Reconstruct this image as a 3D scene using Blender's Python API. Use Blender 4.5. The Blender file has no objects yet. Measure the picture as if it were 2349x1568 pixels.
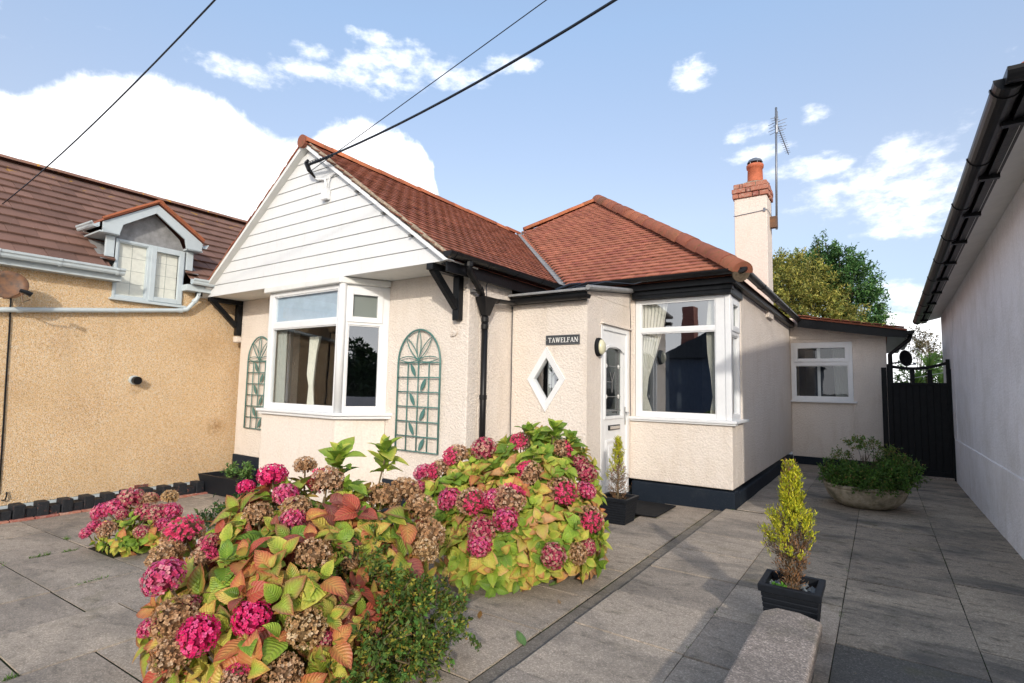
import bpy, bmesh, math, random
import numpy as np
from mathutils import Vector, Matrix, noise
R = math.radians
sc = bpy.context.scene
COL = sc.collection
rnd = random.Random(7)

# ------------------------------------------------------------------ camera
CAM = Vector((0, 0, 1.35))
cd = bpy.data.cameras.new('camera'); cam = bpy.data.objects.new('camera', cd); COL.objects.link(cam)
yaw, pit, rol = -0.60288, 0.083887, 0.0202885
fw = Vector((math.sin(yaw)*math.cos(pit), math.cos(yaw)*math.cos(pit), math.sin(pit)))
r0 = Vector((math.cos(yaw), -math.sin(yaw), 0)); u0 = r0.cross(fw)
cr = r0*math.cos(rol) + u0*math.sin(rol); cu = -r0*math.sin(rol) + u0*math.cos(rol)
m = Matrix(((cr.x, cu.x, -fw.x, CAM.x), (cr.y, cu.y, -fw.y, CAM.y), (cr.z, cu.z, -fw.z, CAM.z), (0, 0, 0, 1)))
cam.matrix_world = m
cd.sensor_width = 36; cd.lens = 36*1224.55/2349; cd.clip_start = 0.05; cd.clip_end = 3000
sc.camera = cam

# ------------------------------------------------------------------ sun, sky, exposure
SUN_AZ, SUN_EL = 37.0, 21.0            # azimuth from -Y towards +X
tosun = Vector((math.sin(R(SUN_AZ))*math.cos(R(SUN_EL)), -math.cos(R(SUN_AZ))*math.cos(R(SUN_EL)), math.sin(R(SUN_EL))))
sd = bpy.data.lights.new('sun', 'SUN'); sd.energy = 2.0; sd.angle = R(1.2); sd.color = (1.0, 0.935, 0.845)
so = bpy.data.objects.new('sun', sd); COL.objects.link(so); so.rotation_euler = tosun.to_track_quat('Z', 'Y').to_euler()
so.location = (20, -30, 30)
sc.cycles.diffuse_bounces = 6; sc.cycles.max_bounces = 12
sc.view_settings.view_transform = 'Standard'; sc.view_settings.look = 'None'
sc.view_settings.exposure = 0.38; sc.view_settings.gamma = 1.0; sc.view_settings.use_curve_mapping = False

W = bpy.data.worlds.new('World'); sc.world = W; W.use_nodes = True
nt = W.node_tree; N = nt.nodes; L = nt.links; N.clear()
class G:
    """tiny node-graph helper"""
    def __init__(s, nt): s.nt = nt
    def n(s, t, **kw):
        x = s.nt.nodes.new(t)
        for k, v in kw.items(): setattr(x, k, v)
        return x
    def put(s, inp, v):
        if hasattr(v, 'is_output') or isinstance(v, bpy.types.NodeSocket): s.nt.links.new(v, inp)
        else:
            if inp.type == 'RGBA' and len(v) == 3: v = (*v, 1)
            inp.default_value = v
    def math(s, op, a, b=0.0, c=None, clamp=False):
        x = s.n('ShaderNodeMath', operation=op); x.use_clamp = clamp
        s.put(x.inputs[0], a); s.put(x.inputs[1], b)
        if c is not None: s.put(x.inputs[2], c)
        return x.outputs[0]
    def mix(s, f, a, b, mode='MIX'):
        x = s.n('ShaderNodeMix', data_type='RGBA', blend_type=mode); x.clamp_factor = True
        s.put(x.inputs[0], f); s.put(x.inputs[6], a); s.put(x.inputs[7], b); return x.outputs[2]
    def noise(s, scale, detail=2, rough=.5, vec=None, dist=0.0):
        x = s.n('ShaderNodeTexNoise'); x.inputs['Scale'].default_value = scale
        x.inputs['Detail'].default_value = detail; x.inputs['Roughness'].default_value = rough
        x.inputs['Distortion'].default_value = dist
        if vec is not None: s.nt.links.new(vec, x.inputs['Vector'])
        return x.outputs[0]
    def vor(s, scale, vec=None, feature='F1', rand=1.0):
        x = s.n('ShaderNodeTexVoronoi', feature=feature); x.inputs['Scale'].default_value = scale
        x.inputs['Randomness'].default_value = rand
        if vec is not None: s.nt.links.new(vec, x.inputs['Vector'])
        return x
    def rng(s, v, a, b, c=0.0, d=1.0, smooth=False):
        x = s.n('ShaderNodeMapRange'); x.clamp = True
        if smooth: x.interpolation_type = 'SMOOTHSTEP'
        s.put(x.inputs[0], v)
        for i, q in enumerate((a, b, c, d)): s.put(x.inputs[i+1], q)
        return x.outputs[0]
    def ramp(s, f, stops):
        x = s.n('ShaderNodeValToRGB'); s.put(x.inputs[0], f); e = x.color_ramp.elements
        while len(e) < len(stops): e.new(.5)
        for k, (p, c) in zip(e, stops): k.position = p; k.color = (*c, 1)
        return x.outputs[0]
    def bump(s, h, dist=.01, strength=1.0, normal=None):
        x = s.n('ShaderNodeBump'); x.inputs['Distance'].default_value = dist; x.inputs['Strength'].default_value = strength
        s.put(x.inputs['Height'], h)
        if normal is not None: s.put(x.inputs['Normal'], normal)
        return x.outputs[0]
    def scale(s, vec, sx, sy, sz):
        x = s.n('ShaderNodeMapping'); s.put(x.inputs[0], vec); x.inputs['Scale'].default_value = (sx, sy, sz); return x.outputs[0]

g = G(nt)
sky = g.n('ShaderNodeTexSky', sky_type='NISHITA'); sky.sun_disc = False
sky.sun_elevation = R(SUN_EL); sky.sun_rotation = R(180-SUN_AZ); sky.air_density = 1.0; sky.dust_density = 2.2; sky.ozone_density = 1.5
tc = g.n('ShaderNodeTexCoord'); dv = tc.outputs['Generated']
sep = g.n('ShaderNodeSeparateXYZ'); L.new(dv, sep.inputs[0])
az = g.math('ARCTAN2', sep.outputs[0], sep.outputs[1])
el = g.math('ARCSINE', sep.outputs[2])
cmb = g.n('ShaderNodeCombineXYZ'); L.new(az, cmb.inputs[0]); L.new(el, cmb.inputs[1])
ae = cmb.outputs[0]
n1 = g.noise(11, 8, .62, ae, .2); n2 = g.noise(38, 6, .6, g.scale(ae, .55, 1, 1)); n3 = g.noise(5, 4, .5, ae)
# cumulus bank: its top edge as elevation over azimuth
fc = g.n('ShaderNodeFloatCurve'); pts = [(-1.70,.30),(-1.393,.374),(-1.359,.392),(-1.328,.415),(-1.267,.439),(-1.194,.452),(-1.144,.446),(-1.097,.426),(-1.034,.409),(-.984,.411),(-.949,.448),(-.88,.458),(-.815,.441),(-.755,.375),(-.72,.25),(-.60,.10),(-.3,.06),(.0,.12),(.3,.16),(1.0,.20),(2.2,.16),(3.14,.2)]
cv = fc.mapping.curves[0]; f01 = lambda a: (a+3.1416)/6.2832
allp = [(0, .2), (f01(-2.6), .26)] + [(f01(a), e) for a, e in pts]
while len(cv.points) < len(allp): cv.points.new(.5, .5)
for p, q in zip(cv.points, allp): p.location = q; p.handle_type = 'AUTO'
fc.mapping.update(); L.new(g.math('DIVIDE', g.math('ADD', az, 3.1416), 6.2832), fc.inputs[1])
edge = g.math('SUBTRACT', fc.outputs[0], el)
edge = g.math('ADD', edge, g.math('MULTIPLY', g.math('SUBTRACT', n1, .5), .075))
bank = g.rng(edge, -.004, .016, 0, .97, True)
wis = None
for a, e, ra, re in [(-1.095,.489,.076,.013),(-.998,.514,.05,.012),(-.876,.531,.065,.027),(-.82,.548,.10,.02),(-.719,.537,.055,.014),(-.613,.562,.055,.011),(-.862,.579,.05,.009),(-.988,.541,.026,.01),(-.275,.528,.032,.019),(-.077,.437,.02,.011),(-.184,.429,.03,.012),(-.163,.393,.045,.012),(-.084,.36,.055,.016),(.048,.353,.042,.025),(.017,.313,.095,.030),(.053,.275,.066,.028),(.042,.248,.041,.012),(.033,.151,.04,.017),(.059,.13,.03,.010),(.9,.35,.5,.12),(1.9,.5,.6,.16),(-2.3,.55,.6,.16),(2.8,.4,.5,.14),(2.3,.9,.7,.14),(-1.5,1.0,.7,.10)]:
    dx = g.math('DIVIDE', g.math('SUBTRACT', az, a), ra*1.35); dy = g.math('DIVIDE', g.math('SUBTRACT', el, e), re*1.45)
    q = g.math('SUBTRACT', 1.0, g.math('ADD', g.math('MULTIPLY', dx, dx), g.math('MULTIPLY', dy, dy)))
    wis = q if wis is None else g.math('MAXIMUM', wis, q)
wf = g.math('ADD', wis, g.math('MULTIPLY', g.math('SUBTRACT', n2, .56), 4.2))
wisp = g.rng(wf, -.35, 1.7, 0, .9, True)
mask = g.math('MAXIMUM', bank, wisp)
# the pale, hazy autumn blue between the clouds
haze = g.ramp(g.rng(el, 0.0, 1.35), [(0, (.9, .4, 1.2)), (.22, (3.9, 3.6, 3.8)), (.45, (3.1, 4.4, 6.9)), (1, (1.8, 3.2, 6.2))])
blue = g.mix(1.0, g.mix(1.0, haze, (.415, .385, .335), 'MULTIPLY'), g.mix(1.0, sky.outputs[0], (1.1, 1.1, 1.1), 'MULTIPLY'), 'ADD')
cl = g.mix(g.rng(n3, .35, .65), (9.2, 9.3, 9.6), (11.2, 11.2, 11.3))
skyc = g.mix(mask, blue, cl)
bg = g.n('ShaderNodeBackground'); L.new(skyc, bg.inputs[0]); bg.inputs[1].default_value = 0.125
wo = g.n('ShaderNodeOutputWorld'); L.new(bg.outputs[0], wo.inputs[0])

# ------------------------------------------------------------------ materials
def mat(name, fn, rough=.6, spec=.5, metal=0.0):
    m = bpy.data.materials.new(name); m.use_nodes = True
    b = m.node_tree.nodes['Principled BSDF']; q = G(m.node_tree)
    b.inputs['Roughness'].default_value = rough; b.inputs['Specular IOR Level'].default_value = spec; b.inputs['Metallic'].default_value = metal
    oc = q.n('ShaderNodeTexCoord').outputs['Object']
    ge = q.n('ShaderNodeNewGeometry')
    r = fn(q, oc, ge, b)
    if r is not None: q.put(b.inputs['Base Color'], r)
    return m
def hsv_rand(q, base, amt, v):
    return q.mix(1.0, base, q.ramp(v, [(0, (1-amt,)*3), (1, (1+amt,)*3)]), 'MULTIPLY')
def rnd_socket(q, ge):
    oi = q.n('ShaderNodeObjectInfo')
    return q.math('FRACT', q.math('ADD', oi.outputs['Random'], ge.outputs['Random Per Island']))

def wpos(q, ge): return ge.outputs['Position']
def render_fn(col, dirt_shade=(.42,.31,.2), amt=.35, bumpd=.013, sc_=58):
    def f(q, oc, ge, b):
        P = wpos(q, ge)
        a = q.noise(sc_, 3, .55, P, .4); v = q.vor(sc_*.8, P, 'SMOOTH_F1'); big = q.noise(1.6, 4, .6, P)
        h = q.math('ADD', q.math('MULTIPLY', a, .8), q.math('MULTIPLY', v.outputs[0], .7))
        q.put(b.inputs['Normal'], q.bump(h, bumpd, .85))
        c = q.mix(q.rng(big, .42, .75, 0, amt), col, dirt_shade)
        st = q.noise(7, 5, .7, q.scale(P, 1, 1, .18))
        c = q.mix(q.rng(st, .52, .78, 0, .38), c, dirt_shade)
        zz = q.n('ShaderNodeSeparateXYZ'); q.put(zz.inputs[0], P)
        low = q.math('MULTIPLY', q.rng(zz.outputs[2], .15, .6, 1, 0), q.rng(q.noise(9, 4, .6, P), .4, .7))
        c = q.mix(q.math('MULTIPLY', low, .35), c, dirt_shade)
        return q.mix(1, c, q.ramp(a, [(.3, (.9,.9,.9)), (.7, (1.05,1.05,1.05))]), 'MULTIPLY')
    return f
M = {}
M['render'] = mat('cream_roughcast', render_fn((.75,.675,.60), (.56,.46,.36), .28), .9, .2)
M['render_smooth'] = mat('cream_smooth_render', render_fn((.75,.675,.60), (.60,.50,.39), .2, .004, 40), .9, .2)
M['render_grey'] = mat('pale_grey_render', render_fn((.82,.805,.83), (.52,.49,.46), .5, .007, 60), .9, .2)
def pebble(q, oc, ge, b):
    P = wpos(q, ge); v = q.vor(95, P); v2 = q.vor(95, P, 'DISTANCE_TO_EDGE')
    hs = q.n('ShaderNodeSeparateXYZ'); q.put(hs.inputs[0], v.outputs['Color'])
    c = q.ramp(hs.outputs[0], [(0, (.84,.58,.32)), (.25, (.94,.72,.46)), (.5, (.76,.48,.23)), (.72, (.94,.80,.61)), (.9, (.54,.31,.13)), (1, (.92,.86,.75))])
    big = q.noise(1.3, 4, .6, P)
    c = q.mix(q.rng(big, .35, .75, 0, .45), c, (.68,.45,.23))
    c = q.mix(q.rng(q.noise(5, 5, .7, q.scale(P, 1, 1, .12)), .55, .78, 0, .35), c, (.50,.36,.22))
    c = q.mix(q.rng(v2.outputs[0], 0, .08, .45, 0), c, (.30,.20,.10))
    # rust stains with a place of their own
    for (y, z, r, a) in ((4.3, .62, .20, .75), (3.17, 1.18, .10, .5), (2.6, .95, .5, .25), (4.1, 1.9, .5, .3), (2.3, 1.8, .3, .25), (3.9, .2, .6, .22), (1.9, 1.2, .3, .2)):
        d = q.n('ShaderNodeVectorMath', operation='DISTANCE'); q.put(d.inputs[0], P); d.inputs[1].default_value = (-8.5, y, z)
        c = q.mix(q.math('MULTIPLY', q.rng(d.outputs['Value'], 0, r, a, 0, True), q.rng(q.noise(25, 3, .6, P), .3, .6)), c, (.34,.15,.04))
    q.put(b.inputs['Normal'], q.bump(q.math('MULTIPLY', v.outputs[0], -1.0), .013, .9))
    return c
M['pebble'] = mat('pebbledash', pebble, .85, .25)
def plain(c, amt=.12, sc_=9, bump=0.0, bs=40):
    def f(q, oc, ge, b):
        P = wpos(q, ge); n = q.noise(sc_, 4, .6, P)
        if bump: q.put(b.inputs['Normal'], q.bump(q.noise(bs, 3, .6, P), bump, .6))
        return q.mix(1, c, q.ramp(n, [(.25, (1-amt,)*3), (.75, (1+amt*.5,)*3)]), 'MULTIPLY')
    return f
M['pvc'] = mat('white_upvc', plain((.76,.77,.775), .06), .28, .5)
M['pvc_dull'] = mat('weathered_white', plain((.74,.74,.71), .10, 6), .5, .4)
def board_fn(q, oc, ge, b):
    P = wpos(q, ge); n = q.noise(5, 5, .6, q.scale(P, 1, 1, .35)); s = q.noise(30, 3, .6, q.scale(P, 1, 1, .15))
    c = q.mix(q.rng(n, .5, .8, 0, .22), (.71,.72,.72), (.56,.56,.52))
    return q.mix(q.rng(s, .58, .8, 0, .30), c, (.50,.48,.42))
M['board'] = mat('white_plastic_cladding', board_fn, .35, .45)
M['pvc_grey'] = mat('pale_grey_upvc', plain((.50,.56,.58), .06), .4, .4)
M['black'] = mat('black_gloss_paint', plain((.0075,.0085,.0105), .4, 20, .004, 30), .38, .2)
M['black_pipe'] = mat('black_plastic', plain((.009,.009,.010), .3, 12, .001, 60), .36, .25)
M['blackmatt'] = mat('black_rough_paint', plain((.012,.013,.015), .5, 14, .003, 50), .7, .15)
def plinth_fn(q, oc, ge, b):
    P = wpos(q, ge); n = q.noise(6, 5, .65, P); s = q.noise(60, 3, .6, P)
    q.put(b.inputs['Normal'], q.bump(s, .006, .7))
    c = q.mix(q.rng(n, .5, .75, 0, .5), (.012,.018,.028), (.035,.04,.046))
    return q.mix(q.rng(q.noise(90, 2, .5, P), .68, .8, 0, .5), c, (.22,.20,.17))
M['plinth'] = mat('black_plinth_paint', plinth_fn, .65, .15)
def tile_fn(c1, c2, c3, moss=.3, mossc=(.10,.09,.03)):
    def f(q, oc, ge, b):
        dirt_shade = q.n('ShaderNodeAttribute', attribute_name='dirt_shade').outputs['Fac']
        P = wpos(q, ge); r = rnd_socket(q, ge); n = q.noise(14, 5, .65, P); big = q.noise(1.7, 4, .6, P)
        c = q.ramp(r, [(0, c1), (.45, c2), (.8, c3), (1, tuple(x*1.25 for x in c1))])
        c = q.mix(q.rng(big, .40, .70, 0, .50), c, tuple(x*.55 for x in c2))
        c = q.mix(q.math('MULTIPLY', q.rng(n, .55, .72), moss), c, mossc)
        c = q.mix(q.rng(q.noise(70, 2, .5, P), .66, .8, 0, .35), c, (.45,.33,.26))
        c = q.mix(q.math('MULTIPLY', dirt_shade, .75), c, (.045,.030,.020))
        q.put(b.inputs['Normal'], q.bump(q.noise(90, 3, .6, P), .002, .7))
        return c
    return f
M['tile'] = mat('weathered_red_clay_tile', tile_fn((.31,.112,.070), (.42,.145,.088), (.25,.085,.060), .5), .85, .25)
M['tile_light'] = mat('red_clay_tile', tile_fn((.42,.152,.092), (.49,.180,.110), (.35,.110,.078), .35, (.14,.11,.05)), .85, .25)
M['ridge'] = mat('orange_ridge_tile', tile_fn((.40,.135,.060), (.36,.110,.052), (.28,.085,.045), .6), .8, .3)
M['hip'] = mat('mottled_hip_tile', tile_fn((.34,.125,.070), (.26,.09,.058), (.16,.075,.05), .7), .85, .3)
def tile2(q, oc, ge, b):
    P = wpos(q, ge); r = rnd_socket(q, ge); big = q.noise(1.3, 4, .6, P); z = q.n('ShaderNodeSeparateXYZ'); q.put(z.inputs[0], P)
    c = q.ramp(r, [(0, (.215,.118,.088)), (.5, (.265,.148,.110)), (1, (.175,.098,.074))])
    c = q.mix(q.rng(big, .4, .7, 0, .4), c, (.135,.080,.064))
    c = q.mix(q.rng(q.noise(60, 2, .5, P), .70, .76, 0, .8), c, (.42,.36,.30))
    lich = q.math('MULTIPLY', q.rng(q.noise(5, 5, .7, P), .60, .64), q.rng(z.outputs[2], 4.1, 4.5))
    c = q.mix(lich, c, (.42,.22,.03))
    dirt_shade = q.n('ShaderNodeAttribute', attribute_name='dirt_shade').outputs['Fac']
    c = q.mix(q.math('MULTIPLY', dirt_shade, .7), c, (.03,.02,.016))
    q.put(b.inputs['Normal'], q.bump(q.noise(120, 3, .6, P), .002, .7))
    return c
M['tile_brown'] = mat('brown_concrete_tile', tile2, .9, .2)
M['mortar'] = mat('lichened_mortar', plain((.38,.30,.22), .55, 25, .01, 60), .95, .1)
M['lead'] = mat('grey_lead', plain((.28,.28,.28), .35, 12, .002, 30), .6, .4)
def brick_fn(q, oc, ge, b):
    P = wpos(q, ge); r = rnd_socket(q, ge)
    c = q.ramp(r, [(0, (.36,.13,.09)), (.5, (.43,.19,.13)), (1, (.30,.10,.08))])
    c = q.mix(q.rng(q.noise(22, 4, .6, P), .5, .7, 0, .6), c, (.48,.38,.30))
    q.put(b.inputs['Normal'], q.bump(q.noise(70, 3, .6, P), .004, .7)); return c
M['brick'] = mat('old_red_brick', brick_fn, .9, .2)
def kerb_fn(q, oc, ge, b):
    P = wpos(q, ge); n = q.noise(16, 5, .7, P)
    q.put(b.inputs['Normal'], q.bump(q.noise(35, 4, .65, P), .012, .8))
    return q.mix(q.rng(n, .60, .70, 0, .9), (.014,.016,.020), (.22,.08,.055))
M['kerb'] = mat('flaking_black_brick', kerb_fn, .65, .35)
M['dark_mortar'] = mat('sooty_mortar', plain((.13,.10,.07), .5, 30, .01, 50), .95, .1)
M['pot'] = mat('terracotta', plain((.52,.15,.075), .25, 14), .75, .3)
def glassmat(name, tint=(1,1,1), ior=1.8, obscure=False):
    m = bpy.data.materials.new(name); m.use_nodes = True; q = G(m.node_tree); q.nt.nodes.clear()
    gi = q.n('ShaderNodeNewGeometry'); dp_ = q.n('ShaderNodeVectorMath', operation='DOT_PRODUCT'); q.put(dp_.inputs[0], gi.outputs['Incoming']); q.put(dp_.inputs[1], gi.outputs['Normal'])
    f0 = ((ior-1)/(ior+1))**2        # Schlick, the same from both sides of the thin pane
    frs = q.math('ADD', q.math('MULTIPLY', q.math('POWER', q.math('SUBTRACT', 1.0, q.math('ABSOLUTE', dp_.outputs['Value'])), 5.0), 1-f0), f0)
    gl = q.n('ShaderNodeBsdfGlossy'); gl.inputs['Roughness'].default_value = .003 if not obscure else .25; gl.inputs[0].default_value = (.95,.97,1,1)
    ge = q.n('ShaderNodeNewGeometry')
    nb = q.bump(q.noise(2.2 if not obscure else 60, 2, .5, ge.outputs['Position']), .002 if not obscure else .01, .35)
    q.put(gl.inputs['Normal'], nb)
    tr = q.n('ShaderNodeBsdfTransparent'); tr.inputs[0].default_value = (*tint, 1)
    mx = q.n('ShaderNodeMixShader'); q.put(mx.inputs[0], frs); base = tr.outputs[0]
    if obscure:
        df = q.n('ShaderNodeBsdfDiffuse'); df.inputs[0].default_value = (.28,.32,.29,1)
        mm = q.n('ShaderNodeMixShader'); mm.inputs[0].default_value = .6; q.nt.links.new(base, mm.inputs[1]); q.nt.links.new(df.outputs[0], mm.inputs[2]); base = mm.outputs[0]
    q.nt.links.new(base, mx.inputs[1]); q.nt.links.new(gl.outputs[0], mx.inputs[2])
    o = q.n('ShaderNodeOutputMaterial'); q.nt.links.new(mx.outputs[0], o.inputs[0]); return m
M['glass'] = glassmat('window_glass', (.97,.99,.99), 3.0)
M['glass_low'] = glassmat('less_reflective_window_glass', (.95,.98,.97), 1.8)  # mirrors less than the main window glass
M['glass_clear'] = glassmat('clear_window_glass', (.97,.98,.97), 1.4)
M['glass_obs'] = glassmat('obscured_glass', (.6,.7,.65), 1.5, True)
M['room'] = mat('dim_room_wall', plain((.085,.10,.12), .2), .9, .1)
M['slate'] = mat('blue_grey_slate', plain((.06,.068,.08), .3, 8), .7, .2)
M['sky_panel'] = mat('painted_sky_reflection', plain((.42,.50,.60), .12, 8), .9, .1)  # colour of the sky as mirrored in the bay's top pane
M['curtain'] = mat('cream_curtain', plain((.72,.71,.64), .1, 20), .85, .2)
M['blind'] = mat('grey_blind', plain((.36,.38,.36), .1, 20), .8, .2)
M['green'] = mat('green_painted_metal', plain((.075,.185,.165), .2, 30), .45, .5)
M['chrome'] = mat('chrome', lambda q, oc, ge, b: (.6,.6,.6), .25, .5, 1.0)
M['leadline'] = mat('lead_came', plain((.20,.20,.20), .2), .4, .5)
M['sign'] = mat('slate_black', plain((.05,.055,.06), .25, 30), .5, .4)
M['white'] = mat('white_paint', plain((.80,.79,.76), .05), .5, .4)
M['lampglass'] = mat('yellowed_opal_plastic', plain((.62,.60,.42), .08), .25, .6)
M['cable'] = mat('black_cable', lambda q, oc, ge, b: (.012,.02,.035), .5, .4)
M['aerial'] = mat('dull_aluminium', plain((.22,.24,.27), .2), .45, .5, .6)
def rust(q, oc, ge, b):
    n = q.noise(14, 5, .65, wpos(q, ge))
    return q.mix(q.rng(n, .4, .65), (.20,.095,.045), (.085,.055,.04))
M['rust'] = mat('rusty_metal', rust, .55, .4)
def slab_fn(c, wet=.55, spk=1.0):
    def f(q, oc, ge, b):
        P = wpos(q, ge); r = rnd_socket(q, ge)
        ag = q.vor(170, P); a2 = q.noise(260, 2, .6, P); hs = q.n('ShaderNodeSeparateXYZ'); q.put(hs.inputs[0], ag.outputs['Color'])
        k = q.mix(1, c, q.ramp(hs.outputs[0], [(0, (1-.26*spk,)*3), (.8, (1.06,)*3), (1, (1+.42*spk,)*3)]), 'MULTIPLY')
        k = q.mix(1, k, q.ramp(r, [(0, (.78,.77,.76)), (.5, (.98,.97,.95)), (1, (1.14,1.11,1.06))]), 'MULTIPLY')
        st = q.noise(1.5, 5, .62, q.scale(P, .8, 1.5, 1), .6); st2 = q.noise(11, 7, .78, q.scale(P, .7, 1.4, 1), .4)
        k = q.mix(q.math('MULTIPLY', q.rng(st, .46, .68), wet), k, (.10,.095,.088))
        k = q.mix(q.math('MULTIPLY', q.rng(st2, .52, .66), .75*wet+.1), k, (.075,.070,.055))
        k = q.mix(q.rng(q.noise(2.3, 3, .6, P), .60, .72, 0, .35), k, (.12,.11,.045))
        k = q.mix(q.rng(q.vor(9, P).outputs[0], .0, .035, .5, 0), k, (.5,.49,.45))
        q.put(b.inputs['Normal'], q.bump(q.math('ADD', a2, q.math('MULTIPLY', st2, .6)), .004, .6))
        return k
    return f
M['slab'] = mat('buff_concrete_slab', slab_fn((.425,.36,.295), .50), .95, .08)
M['slab_dark'] = mat('darker_concrete_slab', slab_fn((.37,.315,.25), .85), .95, .08)  # darker base and heavier mottling than the buff slab
M['slab_tarmac'] = mat('dark_tarmac', slab_fn((.16,.15,.135), .5, 1.4), .9, .2)
M['slab_shade_strip'] = mat('shade_toned_concrete', slab_fn((.235,.205,.17), .6), .95, .08)  # shade of the raised path edge painted in as a darker base
M['coping'] = mat('rough_pinkish_concrete', slab_fn((.40,.335,.285), .45, 1.6), .92, .2)
def joint(q, oc, ge, b):  # soil in the joints
    P = wpos(q, ge); return q.mix(q.rng(q.noise(4, 4, .6, P), .45, .65), (.028,.024,.018), (.030,.045,.014))
M['joint'] = mat('mossy_joint_soil', joint, .95, .1)
M['bounce_ground'] = mat('pale_bounce_concrete', plain((.27,.25,.22), .3, 3), .95, .1)  # ground made pale to bounce sunlight up onto the walls
M['tarmac'] = mat('road_tarmac', plain((.11,.11,.11), .3, 20), .9, .2)
def stone_fn(q, oc, ge, b):
    P = wpos(q, ge); n = q.noise(9, 5, .65, P)
    q.put(b.inputs['Normal'], q.bump(q.noise(30, 5, .7, P), .012, .8))
    c = q.mix(q.rng(n, .4, .65), (.42,.36,.27), (.20,.18,.125))
    z = q.n('ShaderNodeSeparateXYZ'); q.put(z.inputs[0], P)
    return q.mix(q.rng(q.noise(16, 4, .6, P), .55, .7, 0, .6), c, (.17,.17,.08))
M['stone'] = mat('mossy_stone', stone_fn, .95, .15)
M['planter'] = mat('dark_woven_plastic', plain((.011,.013,.017), .3, 30, .002, 60), .55, .2)
M['soil'] = mat('potting_soil', plain((.035,.025,.018), .5, 40, .02, 40), .95, .1)
M['pebbles'] = mat('slate_chippings', plain((.16,.18,.19), .4, 40), .7, .3)
M['gate'] = mat('black_painted_gate', plain((.008,.009,.010), .4, 20, .002, 40), .6, .2)
def bark_fn(c):
    return plain(c, .4, 20, .01, 30)
M['bark'] = mat('bark', bark_fn((.11,.085,.06)), .95, .1)
M['stem'] = mat('woody_stem', bark_fn((.16,.12,.07)), .9, .1)
def leaf_mat(name, veins=True, trans=.28, rough=.45):
    m = bpy.data.materials.new(name); m.use_nodes = True; q = G(m.node_tree); b = q.nt.nodes['Principled BSDF']
    at = q.n('ShaderNodeAttribute', attribute_name='Col'); c = at.outputs['Color']
    if veins:
        uv = q.n('ShaderNodeUVMap').outputs[0]; s = q.n('ShaderNodeSeparateXYZ'); q.put(s.inputs[0], uv)
        sx = q.math('ABSOLUTE', q.math('SUBTRACT', s.outputs[0], .5))
        ph = q.math('FRACT', q.math('SUBTRACT', q.math('MULTIPLY', s.outputs[1], 8.0), q.math('MULTIPLY', sx, 5.0)))
        ln = q.math('ABSOLUTE', q.math('SUBTRACT', ph, .5))
        v = q.math('MAXIMUM', q.rng(ln, 0, .16, .40, 0, True), q.rng(sx, 0, .035, .75, 0, True))
        c = q.mix(v, c, q.mix(.5, c, (.50,.50,.16)))
        P = q.n('ShaderNodeNewGeometry').outputs['Position']
        c = q.mix(q.rng(q.noise(55, 4, .6, P), .56, .75, 0, .3), c, (.22,.07,.03))
        q.put(b.inputs['Normal'], q.bump(ln, .006, .8))
    q.put(b.inputs['Base Color'], c); b.inputs['Roughness'].default_value = rough; b.inputs['Specular IOR Level'].default_value = .35
    t = q.n('ShaderNodeBsdfTranslucent'); q.put(t.inputs[0], c)
    mx = q.n('ShaderNodeMixShader'); mx.inputs[0].default_value = trans
    q.nt.links.new(b.outputs[0], mx.inputs[1]); q.nt.links.new(t.outputs[0], mx.inputs[2])
    q.nt.links.new(mx.outputs[0], q.nt.nodes['Material Output'].inputs[0]); return m
M['leaf'] = leaf_mat('broad_leaf'); M['fine'] = leaf_mat('fine_foliage', False, .25, .55); M['petal'] = leaf_mat('petals', False, .35, .6)

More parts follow.
